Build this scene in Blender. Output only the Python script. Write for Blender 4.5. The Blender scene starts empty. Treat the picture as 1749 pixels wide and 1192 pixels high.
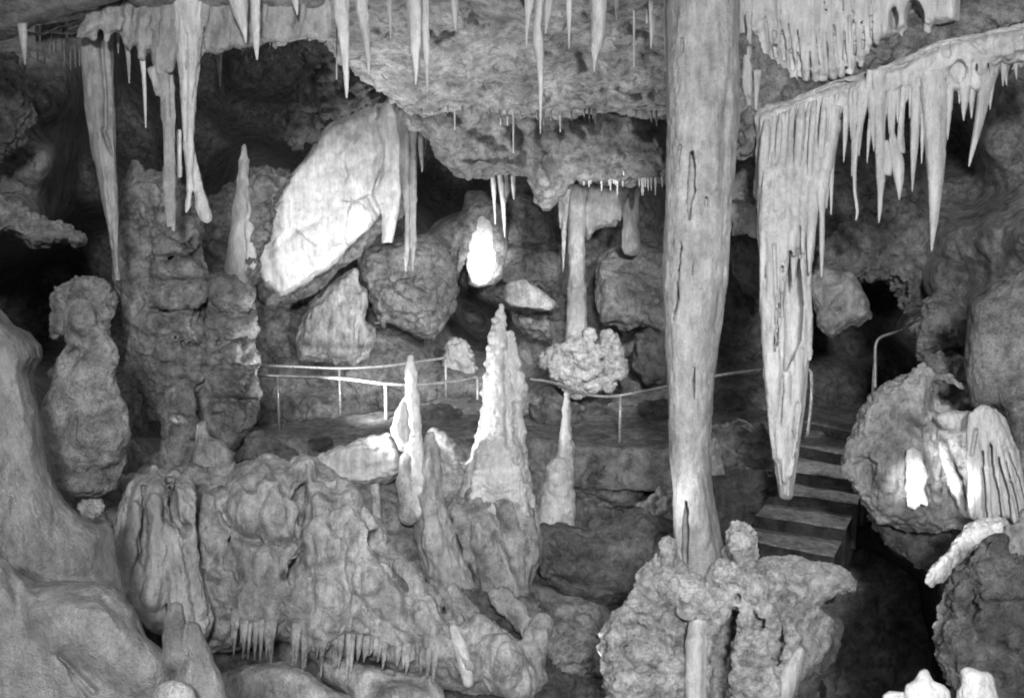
import bpy, math, random
import numpy as np
from mathutils import Vector

SC = bpy.context.scene
COL = SC.collection
R_ = math.radians
FPX = 1500.0
PITCH = R_(8.0)
CAM = np.array([0.0, 0.0, 3.0])
RIGHT = np.array([1.0, 0, 0])
FWD = np.array([0, math.cos(PITCH), -math.sin(PITCH)])
UP = np.array([0, math.sin(PITCH), math.cos(PITCH)])
CU, CV = 874.5, 596.0

def ray(u, v):
    u = np.asarray(u, float); v = np.asarray(v, float)
    return FWD + ((u - CU) / FPX)[..., None] * RIGHT + ((CV - v) / FPX)[..., None] * UP

def at(u, v, D):
    """a point seen in direction (u, v) standing D metres in front of the viewer"""
    return CAM + np.asarray(D, float)[..., None] * ray(u, v)

def depth_at_z(u, v, z):
    r = ray(u, v)
    return (z - CAM[2]) / r[..., 2]

# ---------------------------------------------------------------- noise
_rng = np.random.RandomState(7)
_P = _rng.permutation(256).astype(np.int64)
_P = np.concatenate([_P, _P, _P])
_G = _rng.normal(size=(256, 3)); _G /= np.linalg.norm(_G, axis=1)[:, None]

def perlin(p):
    i = np.floor(p).astype(np.int64); f = p - i
    i &= 255
    w = f * f * f * (f * (f * 6 - 15) + 10)
    out = 0
    for dx in (0, 1):
        wx = w[:, 0] if dx else 1 - w[:, 0]
        hx = _P[i[:, 0] + dx]
        for dy in (0, 1):
            wy = w[:, 1] if dy else 1 - w[:, 1]
            hy = _P[(hx + i[:, 1] + dy) & 255]
            for dz in (0, 1):
                wz = w[:, 2] if dz else 1 - w[:, 2]
                h = _P[(hy + i[:, 2] + dz) & 255]
                g = _G[h]
                out = out + wx * wy * wz * (g[:, 0] * (f[:, 0] - dx) + g[:, 1] * (f[:, 1] - dy) + g[:, 2] * (f[:, 2] - dz))
    return out * 1.6

def worley(p):
    i = np.floor(p).astype(np.int64); f = p - i
    f1 = np.full(len(p), 9.0); f2 = np.full(len(p), 9.0)
    for dx in (-1, 0, 1):
        for dy in (-1, 0, 1):
            for dz in (-1, 0, 1):
                h = _P[(_P[(_P[(i[:, 0] + dx) & 255] + i[:, 1] + dy) & 255] + i[:, 2] + dz) & 255]
                c = _G[h] * 0.45 + 0.5
                d = np.sqrt((dx + c[:, 0] - f[:, 0]) ** 2 + (dy + c[:, 1] - f[:, 1]) ** 2 + (dz + c[:, 2] - f[:, 2]) ** 2)
                n = d < f1
                f2 = np.where(n, f1, np.minimum(f2, d)); f1 = np.where(n, d, f1)
    return f1, f2

def noise(kind, p, octv=3):
    if kind in ('blk', 'knb'):
        q = p + 0.25 * np.stack([perlin(p * 1.7), perlin(p * 1.7 + 31.7), perlin(p * 1.7 + 73.1)], 1)
        f1, f2 = worley(q)
        if kind == 'blk': return np.minimum(f2 - f1, 0.35) / 0.35 - 0.7      # angular blocks parted by creases
        return 0.6 - np.minimum(f1, 1.0) ** 2 * 1.4                         # round knobs
    tot = np.zeros(len(p)); a = 1.0; s = 0
    q = p.copy()
    for k in range(octv):
        n = perlin(q)
        if kind == 'bil': n = np.abs(n) * 2 - 0.5
        elif kind == 'rid': n = 0.5 - np.abs(n) * 2
        tot += a * n; s += a
        a *= 0.5; q = q * 2.03 + 17.3
    return tot / s

def apply_noise(P, spec, seed):
    """P in pixel units (N,3) -> scalar displacement"""
    d = np.zeros(len(P))
    for n, sp in enumerate(spec):
        kind, wl, amp = sp[:3]
        st = sp[3] if len(sp) > 3 else (1, 1, 1)
        oc = sp[4] if len(sp) > 4 else 3
        q = P / wl * np.array(st) + seed * 3.71 + n * 11.3
        d += amp * noise(kind, q, oc)
    return d

# ---------------------------------------------------------------- solids
def seg_dist2(pts, U, V):
    """unsigned distance from grid (U,V) to polyline pts"""
    best = np.full(U.shape, 1e18)
    for (a, b) in zip(pts[:-1], pts[1:]):
        ax, ay = a[0], a[1]; dx, dy = b[0] - ax, b[1] - ay
        L = dx * dx + dy * dy + 1e-9
        t = np.clip(((U - ax) * dx + (V - ay) * dy) / L, 0, 1)
        best = np.minimum(best, (U - ax - t * dx) ** 2 + (V - ay - t * dy) ** 2)
    return np.sqrt(best)

def poly_sdf(pts, U, V):
    """positive inside"""
    ins = np.zeros(U.shape, bool)
    n = len(pts)
    for k in range(n):
        x0, y0 = pts[k]; x1, y1 = pts[(k + 1) % n]
        if y0 == y1: continue
        c = ((y0 > V) != (y1 > V)) & (U < (x1 - x0) * (V - y0) / (y1 - y0) + x0)
        ins ^= c
    d = seg_dist2(list(pts) + [pts[0]], U, V)
    return np.where(ins, d, -d)

def smin(a, b, k):
    h = np.clip(0.5 + 0.5 * (b - a) / k, 0, 1)
    return b + (a - b) * h - k * h * (1 - h)

class Solid:
    """an implicit body in (u, v, w): u, v in pixels of the photograph at depth D, w towards the viewer in the same unit"""
    def __init__(s, D, step=5, k=8, Df=None):
        s.D, s.step, s.k, s.Df = float(D), step * 0.74, k, Df
        s.el = []
    def poly(s, pts, R=30, T=40, w=0, wob=0):
        s.el.append(('p', pts, R, T, w)); return s
    def chain(s, pts):
        s.el.append(('c', [tuple(map(float, p)) for p in pts])); return s
    def ball(s, u, v, w, r, sc=(1, 1, 1)):
        s.el.append(('b', (u, v, w), r, sc)); return s
    def cut(s, u, v, w, r, sc=(1, 1, 1)):
        s.el.append(('x', (u, v, w), r, sc)); return s
    def cutchain(s, pts):
        s.el.append(('y', [tuple(map(float, p)) for p in pts])); return s
    def top(s, u, v):
        """front surface of the poly elements at (u, v)"""
        h = 0.0; first = True
        for e in s.el:
            if e[0] != 'p': continue
            d = float(poly_sdf(e[1], np.array([[float(u)]]), np.array([[float(v)]]))[0, 0])
            q = min(max(d / e[2], 0), 1)
            t = e[4] + e[3] * math.sqrt(max(0, 1 - (1 - q) ** 2)) if d > 0 else -e[3] * 0
            h = t if first else max(h, t); first = False
        return h
    def bump(s, u, v, r, proud=None, sc=(1, 1, 1)):
        p = r * .45 if proud is None else proud
        return s.ball(u, v, s.top(u, v) + p - r * sc[2], r, sc)
    def pit(s, u, v, r, depth=None, sc=(1, 1, 1)):
        p = r * .9 if depth is None else depth
        return s.cut(u, v, s.top(u, v) - p + r * sc[2], r, sc)
    def ridge(s, pts, proud=.5):
        return s.chain([(u, v, s.top(u, v) + r * (2 * proud - 1), r) for (u, v, r) in pts])
    def groove(s, pts, depth=1.0):
        return s.cutchain([(u, v, s.top(u, v) - r * (2 * depth - 1), r) for (u, v, r) in pts])
    def slit(s, pts, depth=14):
        fine = []
        for (p, q) in zip(pts[:-1], pts[1:]):
            n = max(1, int(abs(q[1] - p[1]) / 12)) if max(p[2], q[2]) < 6 else 1
            for k in range(n):
                t = k / n; jt = 1.3 if n > 1 else 0; fine.append((p[0] + (q[0] - p[0]) * t + random.uniform(-jt, jt), p[1] + (q[1] - p[1]) * t, max(.8, (p[2] + (q[2] - p[2]) * t) * (random.uniform(.75, 1.2) if n > 1 else 1))))
        pts = fine + [pts[-1]]
        for q in np.arange(-4, depth, 4): s.el.append(('y', [(u, v, s.top(u, v) - q, r, 0) for (u, v, r) in pts]))
        return s
    def bounds(s):
        lo = np.full(3, 1e9); hi = -lo
        for e in s.el:
            if e[0] == 'p':
                a = np.array(e[1], float)
                l = np.array([a[:, 0].min(), a[:, 1].min(), e[4] - e[3]]); h = np.array([a[:, 0].max(), a[:, 1].max(), e[4] + e[3]])
            elif e[0] == 'c':
                a = np.array(e[1]); l = (a[:, :3] - a[:, 3:]).min(0); h = (a[:, :3] + a[:, 3:]).max(0)
            elif e[0] == 'b':
                c = np.array(e[1], float); r = e[2] * np.array(e[3]); l = c - r; h = c + r
            else: continue
            lo = np.minimum(lo, l); hi = np.maximum(hi, h)
        m = 3 * s.step + s.k
        return lo - m, hi + m
    def field(s):
        lo, hi = s.bounds()
        st = s.step
        n = np.ceil((hi - lo) / st).astype(int) + 1
        ax = [(lo[i] + st * np.arange(n[i])).astype(np.float32) for i in range(3)]
        F = np.full(n, 1e3, np.float32)
        U2, V2 = np.meshgrid(ax[0], ax[1], indexing='ij')
        W = ax[2][None, None, :]
        for e in s.el:
            if e[0] == 'p':
                d = poly_sdf(e[1], U2, V2)[:, :, None]
                R, T = e[2], e[3]
                z = (W - e[4]) * (R / T)
                f = np.sqrt(np.maximum(R - d, 0) ** 2 + z * z) - R
                f = f * np.where(d > R, T / R, 1.0) if T < R else f
                F = smin(F, f.astype(np.float32), s.k)
            elif e[0] in 'cy':
                f = None
                for a, b in zip(e[1][:-1], e[1][1:]):
                    a3 = np.array(a[:3]); dv = np.array(b[:3]) - a3; L = dv @ dv + 1e-9
                    mr = max(a[3], b[3]) + s.k + 3 * st
                    l3 = np.minimum(a3, b[:3]) - mr; h3 = np.maximum(a3, b[:3]) + mr
                    i0 = np.clip(np.floor((l3 - lo) / st).astype(int), 0, n); i1 = np.clip(np.ceil((h3 - lo) / st).astype(int) + 1, 0, n)
                    if (i1 <= i0).any(): continue
                    sl = tuple(slice(i0[q], i1[q]) for q in range(3))
                    X, Y, Z = ax[0][sl[0]][:, None, None], ax[1][sl[1]][None, :, None], ax[2][sl[2]][None, None, :]
                    t = np.clip(((X - a[0]) * dv[0] + (Y - a[1]) * dv[1] + (Z - a[2]) * dv[2]) / L, 0, 1)
                    f = np.sqrt((X - a[0] - t * dv[0]) ** 2 + (Y - a[1] - t * dv[1]) ** 2 + (Z - a[2] - t * dv[2]) ** 2) - (a[3] + t * (b[3] - a[3]))
                    if e[0] == 'c': F[sl] = smin(F[sl], f.astype(np.float32), s.k)
                    else: F[sl] = -smin(-F[sl], f.astype(np.float32), s.k if len(a) < 5 else 1.5)
            else:
                c, r, sc = e[1], e[2], e[3]
                X = (ax[0][:, None, None] - c[0]) / sc[0]; Y = (ax[1][None, :, None] - c[1]) / sc[1]; Z = (W - c[2]) / sc[2]
                f = (np.sqrt(X * X + Y * Y + Z * Z) - r) * min(sc)
                if e[0] == 'b': F = smin(F, f.astype(np.float32), s.k)
                else: F = -smin(-F, f.astype(np.float32), s.k)
        return F, lo, st
    def mesh(s):
        F, lo, st = s.field()
        V, Q = surface_nets(F)
        return V * st + lo, Q

def surface_nets(F):
    S = F < 0
    nx, ny, nz = F.shape
    c = np.zeros((nx - 1, ny - 1, nz - 1), np.int8)
    for dx in (0, 1):
        for dy in (0, 1):
            for dz in (0, 1):
                c += S[dx:nx - 1 + dx, dy:ny - 1 + dy, dz:nz - 1 + dz]
    act = (c > 0) & (c < 8)
    idx = np.full(act.shape, -1, np.int64)
    I = np.argwhere(act)
    idx[act] = np.arange(len(I))
    acc = np.zeros((len(I), 3)); cnt = np.zeros(len(I))
    corners = [(0, 0, 0), (1, 0, 0), (0, 1, 0), (1, 1, 0), (0, 0, 1), (1, 0, 1), (0, 1, 1), (1, 1, 1)]
    vals = [F[I[:, 0] + a, I[:, 1] + b, I[:, 2] + d].astype(float) for a, b, d in corners]
    for i in range(8):
        for ax in range(3):
            if corners[i][ax]: continue
            j = i + (1 << ax)
            va, vb = vals[i], vals[j]
            m = (va < 0) != (vb < 0)
            t = np.where(m, va / np.where(m, va - vb, 1), 0)
            p = np.array(corners[i], float)[None, :].repeat(len(I), 0)
            p[:, ax] += t
            acc[m] += p[m]; cnt[m] += 1
    V = I + acc / np.maximum(cnt, 1)[:, None]
    quads = []
    for ax in range(3):
        o1, o2 = (ax + 1) % 3, (ax + 2) % 3
        sl0 = [slice(None)] * 3; sl1 = [slice(None)] * 3
        sl0[ax] = slice(0, -1); sl1[ax] = slice(1, None)
        A = S[tuple(sl0)]; B = S[tuple(sl1)]
        E = np.argwhere(A != B)
        ok = (E[:, o1] > 0) & (E[:, o2] > 0) & (E[:, o1] < F.shape[o1] - 1) & (E[:, o2] < F.shape[o2] - 1)
        E = E[ok]
        if not len(E): continue
        inside = A[E[:, 0], E[:, 1], E[:, 2]]
        def cell(d1, d2):
            q = E.copy(); q[:, o1] -= d1; q[:, o2] -= d2
            return idx[q[:, 0], q[:, 1], q[:, 2]]
        a, b, cc, d = cell(1, 1), cell(0, 1), cell(0, 0), cell(1, 0)
        q = np.stack([a, b, cc, d], 1)
        q[~inside] = q[~inside][:, ::-1]
        quads.append(q)
    Q = np.concatenate(quads)
    Q = Q[(Q >= 0).all(1)]
    return V, Q

def vnormals(V, Q):
    n = np.cross(V[Q[:, 2]] - V[Q[:, 0]], V[Q[:, 3]] - V[Q[:, 1]])
    N = np.zeros_like(V)
    for k in range(4):
        for a in range(3):
            N[:, a] += np.bincount(Q[:, k], n[:, a], len(V))
    L = np.linalg.norm(N, axis=1); L[L == 0] = 1
    return N / L[:, None]

def make_mesh(name, V, Q, mat, parent=None, origin=None):
    me = bpy.data.meshes.new(name)
    if origin is None: origin = V.mean(0)
    W = V - origin
    me.vertices.add(len(W)); me.vertices.foreach_set('co', W.astype(np.float32).ravel())
    k = Q.shape[1]
    me.loops.add(Q.size); me.loops.foreach_set('vertex_index', Q.astype(np.int32).ravel())
    me.polygons.add(len(Q)); me.polygons.foreach_set('loop_start', np.arange(0, Q.size, k, dtype=np.int32))
    me.update(calc_edges=True)
    me.polygons.foreach_set('use_smooth', np.ones(len(Q), bool))
    for q in (mat if isinstance(mat, (list, tuple)) else [mat]): me.materials.append(MAT[q])
    o = bpy.data.objects.new(name, me); COL.objects.link(o)
    if parent is not None:
        o.parent = parent
        o.location = Vector(origin) - parent.location
    else:
        o.location = origin
    return o

def tag(o, label=None, cat=None, group=None, kind=None):
    if label: o['label'] = label
    if cat: o['category'] = cat
    if group: o['group'] = group
    if kind: o['kind'] = kind
    return o

def empty(name, p, label, cat, group=None):
    o = bpy.data.objects.new(name, None); COL.objects.link(o); o.location = p
    o.empty_display_size = 0.1
    return tag(o, label, cat, group)

_seed = [1]
def body(name, S, mat, spec=(), strokes=(), label=None, cat=None, group=None, parent=None, kind=None):
    """mesh a Solid, roughen it, sculpt the strokes and stand it in the cave"""
    _seed[0] += 1
    V, Q = S.mesh()
    N = vnormals(V, Q)
    P = V.copy()
    if spec: P = P + N * apply_noise(V, spec, _seed[0])[:, None]
    for st in strokes:
        pts, wd, am = st[:3]
        d = seg_dist2(pts, V[:, 0], V[:, 1]) if len(pts) > 1 else np.hypot(V[:, 0] - pts[0][0], V[:, 1] - pts[0][1])
        P[:, 2] += am * np.exp(-(d / wd) ** 2) * np.clip(N[:, 2] * 1.6, 0, 1)
    D = S.D if S.Df is None else S.Df(P[:, 0], P[:, 1])
    X = at(P[:, 0], P[:, 1], D - P[:, 2] * S.D / FPX)
    o = make_mesh(name, X, Q, mat, parent)
    return tag(o, label, cat, group, kind)

# tubes / spikes -------------------------------------------------------
def tube_arrays(pts, D, seg=12, rough=0.0, flute=0.0, seed=0, sub=None):
    """pts: (u, v, r_px[, dD]) along the axis"""
    pts = [tuple(p) + (0,) * (4 - len(p)) for p in pts]
    a = np.array(pts, float)
    L = np.concatenate([[0], np.cumsum(np.hypot(np.diff(a[:, 0]), np.diff(a[:, 1])))])
    n = sub or max(4, int(L[-1] / 5))
    t = np.linspace(0, L[-1], n)
    # smooth interpolation
    u = np.interp(t, L, a[:, 0]); v = np.interp(t, L, a[:, 1]); r = np.interp(t, L, a[:, 2]); dd = np.interp(t, L, a[:, 3])
    if n > 8:
        for _ in range(2):
            for q in (u, v, r): q[1:-1] = (q[:-2] + 2 * q[1:-1] + q[2:]) / 4
    du = np.gradient(u); dv = np.gradient(v); l = np.hypot(du, dv) + 1e-9
    nu, nv = -dv / l, du / l
    ang = np.linspace(0, 2 * math.pi, seg, endpoint=False)
    ca, sa = np.cos(ang), np.sin(ang)
    rr = r[:, None] * np.ones(seg)
    if rough or flute:
        q = np.stack([np.cos(ang)[None, :] * 1.6 + 0 * t[:, None] + seed * 5.1, np.sin(ang)[None, :] * 1.6 + 0 * t[:, None],
                      t[:, None] / 26.0 + 0 * ang[None, :]], -1).reshape(-1, 3)
        rr = rr * (1 + rough * noise('fbm', q * 1.3, 3).reshape(n, seg) * 1.5)
        if flute:
            q2 = q * np.array([1.7, 1.7, 0.12]) + 9.1
            rr = rr * (1 + flute * noise('bil', q2, 2).reshape(n, seg))
    U = u[:, None] + nu[:, None] * rr * ca
    Vv = v[:, None] + nv[:, None] * rr * ca
    W = rr * sa
    X = at(U, Vv, D + dd[:, None] - W * (D + dd[:, None]) / FPX)
    V3 = X.reshape(-1, 3)
    i = np.arange(n - 1)[:, None] * seg; j = np.arange(seg)[None, :]; j2 = (j + 1) % seg
    Q = np.stack([(i + j), (i + j2), (i + seg + j2), (i + seg + j)], -1).reshape(-1, 4)
    # caps
    c0 = at(u[0], v[0], D + dd[0]); c1 = at(u[-1], v[-1], D + dd[-1])
    V3 = np.vstack([V3, c0, c1]); b = n * seg
    k = np.arange(seg); k2 = (k + 1) % seg
    half = np.arange(0, seg, 2)
    cap0 = np.stack([np.full(len(half), b), (half + 2) % seg, half + 1, half], 1)
    o = (n - 1) * seg
    cap1 = np.stack([np.full(len(half), b + 1), o + half, o + half + 1, o + (half + 2) % seg], 1)
    return V3, np.vstack([Q, cap0, cap1])

def spike(name, pts, D, mat, label=None, cat=None, group=None, parent=None, seg=14, rough=0.12, flute=0.0):
    _seed[0] += 1
    V, Q = tube_arrays(pts, D, seg, rough, flute, _seed[0])
    o = make_mesh(name, V, Q, mat, parent, V[0] if parent is None else None)
    return tag(o, label, cat, group)

def tube3(name, P, r, mat, parent=None, seg=10, label=None, cat=None, group=None):
    """a round bar through world points"""
    P = np.array(P, float)
    T = np.gradient(P, axis=0); T /= np.linalg.norm(T, axis=1)[:, None]
    ref = np.array([0.31, 0.77, 0.11])
    A = np.cross(T, ref); A /= np.linalg.norm(A, axis=1)[:, None]
    B = np.cross(T, A)
    ang = np.linspace(0, 2 * math.pi, seg, endpoint=False)
    X = P[:, None, :] + r * (np.cos(ang)[None, :, None] * A[:, None, :] + np.sin(ang)[None, :, None] * B[:, None, :])
    n = len(P)
    i = np.arange(n - 1)[:, None] * seg; j = np.arange(seg)[None, :]; j2 = (j + 1) % seg
    Q = np.stack([(i + j), (i + j2), (i + seg + j2), (i + seg + j)], -1).reshape(-1, 4)
    V = np.vstack([X.reshape(-1, 3), P[0], P[-1]])
    b = n * seg; half = np.arange(0, seg, 2); o = (n - 1) * seg
    cap0 = np.stack([np.full(len(half), b), (half + 2) % seg, half + 1, half], 1)
    cap1 = np.stack([np.full(len(half), b + 1), o + half, o + half + 1, o + (half + 2) % seg], 1)
    ob = make_mesh(name, V, np.vstack([Q, cap0, cap1]), mat, parent)
    return tag(ob, label, cat, group)

def smooth_path(P, n=6):
    P = np.array(P, float); out = []
    Q = np.vstack([2 * P[0] - P[1], P, 2 * P[-1] - P[-2]])
    for k in range(1, len(Q) - 2):
        p0, p1, p2, p3 = Q[k - 1:k + 3]
        for t in np.linspace(0, 1, n, endpoint=False):
            out.append(0.5 * ((2 * p1) + (-p0 + p2) * t + (2 * p0 - 5 * p1 + 4 * p2 - p3) * t * t + (-p0 + 3 * p1 - 3 * p2 + p3) * t ** 3))
    out.append(P[-1])
    return np.array(out)

# ---------------------------------------------------------------- materials
MAT = {}
def rock_mat(name, lo, hi, scale=1.0, streak=0.0, bump=0.5, rough=0.6, spec=0.3, pits=0.3, fine=1.0, cracks=0.0, knobs=0.0, swell=1.0, mottle=0.36):
    m = bpy.data.materials.new(name); m.use_nodes = True
    nt = m.node_tree; nt.nodes.clear(); N = nt.nodes.new; L = nt.links.new
    out = N('ShaderNodeOutputMaterial'); b = N('ShaderNodeBsdfPrincipled'); L(b.outputs[0], out.inputs[0])
    b.inputs['Specular IOR Level'].default_value = spec
    geo = N('ShaderNodeNewGeometry')
    mp = N('ShaderNodeMapping'); L(geo.outputs['Position'], mp.inputs[0])
    mp.inputs['Scale'].default_value = (1, 1, 1 - 0.85 * streak)
    def nz(sc, det, rgh=0.6, src=mp, dist=0.0):
        n = N('ShaderNodeTexNoise'); n.inputs['Scale'].default_value = sc; n.inputs['Detail'].default_value = det
        n.inputs['Roughness'].default_value = rgh; n.inputs['Distortion'].default_value = dist
        L(src.outputs[0], n.inputs['Vector']); return n
    def ramp(src, p0, c0, p1, c1):
        r = N('ShaderNodeValToRGB'); L(src.outputs[0], r.inputs[0])
        e = r.color_ramp.elements
        e[0].position = p0; e[0].color = (c0, c0, c0, 1); e[1].position = p1; e[1].color = (c1, c1, c1, 1)
        return r
    def mul(x, y):
        mx = N('ShaderNodeMix'); mx.data_type = 'RGBA'; mx.blend_type = 'MULTIPLY'; mx.inputs[0].default_value = 1
        L(x, mx.inputs[6]); L(y, mx.inputs[7]); return mx.outputs[2]
    def mad(x, k, y):
        ad = N('ShaderNodeMath'); ad.operation = 'MULTIPLY_ADD'; L(x, ad.inputs[0]); ad.inputs[1].default_value = k; L(y, ad.inputs[2]); return ad.outputs[0]
    a = nz(1.3 * scale, 8, 0.66, mp, 0.15)
    c = nz(6.5 * scale, 9, 0.74, mp, 0.0)
    sp = nz(24 * scale, 5, 0.75, mp, 0.0)
    r1 = ramp(a, 0.35, lo, 0.66, hi)
    r2 = ramp(c, 0.36, mottle, 0.6, 1.15 - 0.1 * (mottle > 0.5))
    r3 = ramp(sp, 0.32, 1 - pits, 0.44, 1.0)
    sp2 = nz(70 * scale, 3, 0.7, geo)
    r4 = ramp(sp2, 0.34, 1 - pits, 0.46, 1.04)
    col = mul(mul(mul(r1.outputs[0], r2.outputs[0]), r3.outputs[0]), r4.outputs[0])
    if streak:      # run-off lines down the stone
        mp2 = N('ShaderNodeMapping'); L(geo.outputs['Position'], mp2.inputs[0]); mp2.inputs['Scale'].default_value = (1, 1, 0.1)
        st = nz(16, 6, 0.7, mp2, 0.15)
        r5 = ramp(st, 0.36, 1 - 0.55 * streak, 0.6, 1.05)
        col = mul(col, r5.outputs[0])
    if cracks:
        wn = nz(2.2, 5, 0.6, geo)
        mxv = N('ShaderNodeMix'); mxv.data_type = 'RGBA'; mxv.inputs[0].default_value = 0.28
        L(geo.outputs['Position'], mxv.inputs[6]); L(wn.outputs['Color'], mxv.inputs[7])
        vo = N('ShaderNodeTexVoronoi'); vo.feature = 'DISTANCE_TO_EDGE'; vo.inputs['Scale'].default_value = 1.9 * scale
        L(mxv.outputs[2], vo.inputs['Vector'])
        rc = ramp(vo, 0.0, 0.0, 0.035, 1.0)
        gate = ramp(nz(1.7, 3, 0.5, geo), 0.46, 1.0, 0.58, 0.0)
        mm = N('ShaderNodeMath'); mm.operation = 'MAXIMUM'; L(rc.outputs[0], mm.inputs[0]); L(gate.outputs[0], mm.inputs[1])
        rc2 = ramp(mm, 0.0, 1 - cracks, 1.0, 1.0)
        col = mul(col, rc2.outputs[0])
    L(col, b.inputs['Base Color'])
    rr = ramp(nz(3.1, 4, 0.6, geo), 0.4, max(0.2, rough - 0.2), 0.6, min(1, rough + 0.15)); L(rr.outputs[0], b.inputs['Roughness'])
    f0 = nz(6.0 * fine, 6, 0.65, mp, 0.0); f1 = nz(17 * fine, 8, 0.72, mp, 0.0); f2 = nz(60 * fine, 5, 0.7, geo)
    kv = N('ShaderNodeTexVoronoi'); kv.feature = 'SMOOTH_F1'; kv.inputs['Scale'].default_value = 15.0; kv.inputs['Smoothness'].default_value = 0.35
    L(geo.outputs['Position'], kv.inputs['Vector'])
    kk = N('ShaderNodeMath'); kk.operation = 'MULTIPLY'; L(kv.outputs['Distance'], kk.inputs[0]); kk.inputs[1].default_value = -knobs
    wv = kk.outputs[0]
    h = mad(f2.outputs[0], 0.42, mad(f1.outputs[0], 0.5 * swell, mad(f0.outputs[0], swell, wv)))
    h = mad(r3.outputs[0], 0.22 * pits, h)
    h = mad(r4.outputs[0], 0.25 * pits, h)
    if streak: h = mad(st.outputs[0], 0.7 * streak, h)
    if cracks: h = mad(mm.outputs[0], 0.2, h)
    bp = N('ShaderNodeBump'); bp.inputs['Strength'].default_value = bump; bp.inputs['Distance'].default_value = 0.16
    L(h, bp.inputs['Height']); L(bp.outputs[0], b.inputs['Normal'])
    MAT[name] = m
    return m

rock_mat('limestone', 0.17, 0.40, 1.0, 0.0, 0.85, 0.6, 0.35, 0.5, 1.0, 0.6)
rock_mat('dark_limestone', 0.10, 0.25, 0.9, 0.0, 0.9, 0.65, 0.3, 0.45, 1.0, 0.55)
rock_mat('dark_rock', 0.04, 0.10, 0.9, 0.0, 0.9, 0.7, 0.3, 0.4, 1.0, 0.4)
rock_mat('flowstone', 0.20, 0.40, 0.8, 0.35, 0.6, 0.42, 0.5, 0.4, 0.8, 0.0, 0.0, 0.7)
rock_mat('pale_flowstone', 0.36, 0.52, 1.1, 0.5, 0.45, 0.42, 0.45, 0.18, 1.0, 0.0, 0.0, 0.8, 0.78)
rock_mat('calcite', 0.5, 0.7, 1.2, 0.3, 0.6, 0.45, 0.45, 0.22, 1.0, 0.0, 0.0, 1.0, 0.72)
rock_mat('white_calcite', 0.5, 0.72, 0.8, 0.45, 0.4, 0.5, 0.4, 0.18, 1.0, 0.5, 0.0, 0.6, 0.74)
rock_mat('popcorn_stone', 0.34, 0.6, 1.4, 0.0, 0.8, 0.45, 0.5, 0.55, 1.2, 0.0, 0.22, 0.8)
rock_mat('grey_flowstone', 0.09, 0.2, 1.0, 0.4, 0.5, 0.45, 0.4, 0.3, 0.8, 0.0, 0.0, 0.7, 0.6)
rock_mat('column_stone', 0.19, 0.36, 1.1, 0.4, 0.5, 0.5, 0.35, 0.3, 1.0, 0.0, 0.0, 0.8, 0.62)
rock_mat('concrete', 0.12, 0.2, 2.0, 0.0, 0.5, 0.8, 0.2, 0.4, 2.0)
rock_mat('path_dust', 0.12, 0.24, 1.0, 0.0, 0.5, 0.85, 0.15, 0.3, 1.5)
rock_mat('galvanised_steel', 0.24, 0.34, 6.0, 0.0, 0.05, 0.4, 0.5, 0.1)
MAT['galvanised_steel'].node_tree.nodes['Principled BSDF'].inputs['Metallic'].default_value = 0.35

# spec presets (kind, wavelength px, amplitude px, stretch, octaves)
def ROUGH(a=1.0, w=1.0): return [('fbm', 95 * w, 22 * a, (1, 1, 1), 3), ('blk', 60 * w, 9 * a), ('fbm', 34 * w, 13 * a, (1, 1, 1), 5), ('blk', 21 * w, 3.4 * a), ('bil', 30 * w, 4 * a, (1, 1, 1), 3), ('rid', 14 * w, 3.0 * a, (1, 1, 1), 3), ('fbm', 8, 2.2 * a, (1, 1, 1), 2)]
def KNOB(a=1.0, w=1.0): return [('fbm', 80 * w, 16 * a, (1, 1, 1), 3), ('knb', 30 * w, 8 * a), ('fbm', 24 * w, 7 * a, (1, 1, 1), 4), ('knb', 12 * w, 4 * a), ('fbm', 7, 1.8 * a, (1, 1, 1), 2)]
def FLOW(a=1.0, w=1.0): return [('fbm', 110 * w, 18 * a, (1, .6, 1), 3), ('bil', 30 * w, -5 * a, (1, .22, 1), 3), ('fbm', 24 * w, 4 * a, (1, .6, 1), 4), ('fbm', 9, 1.6 * a, (1, .7, 1), 2)]
def PLAIN(a=1.0, w=1.0): return [('fbm', 60 * w, 8 * a, (1, .4, 1), 3), ('fbm', 14 * w, 2.0 * a, (1, .6, 1), 3)]
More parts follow.
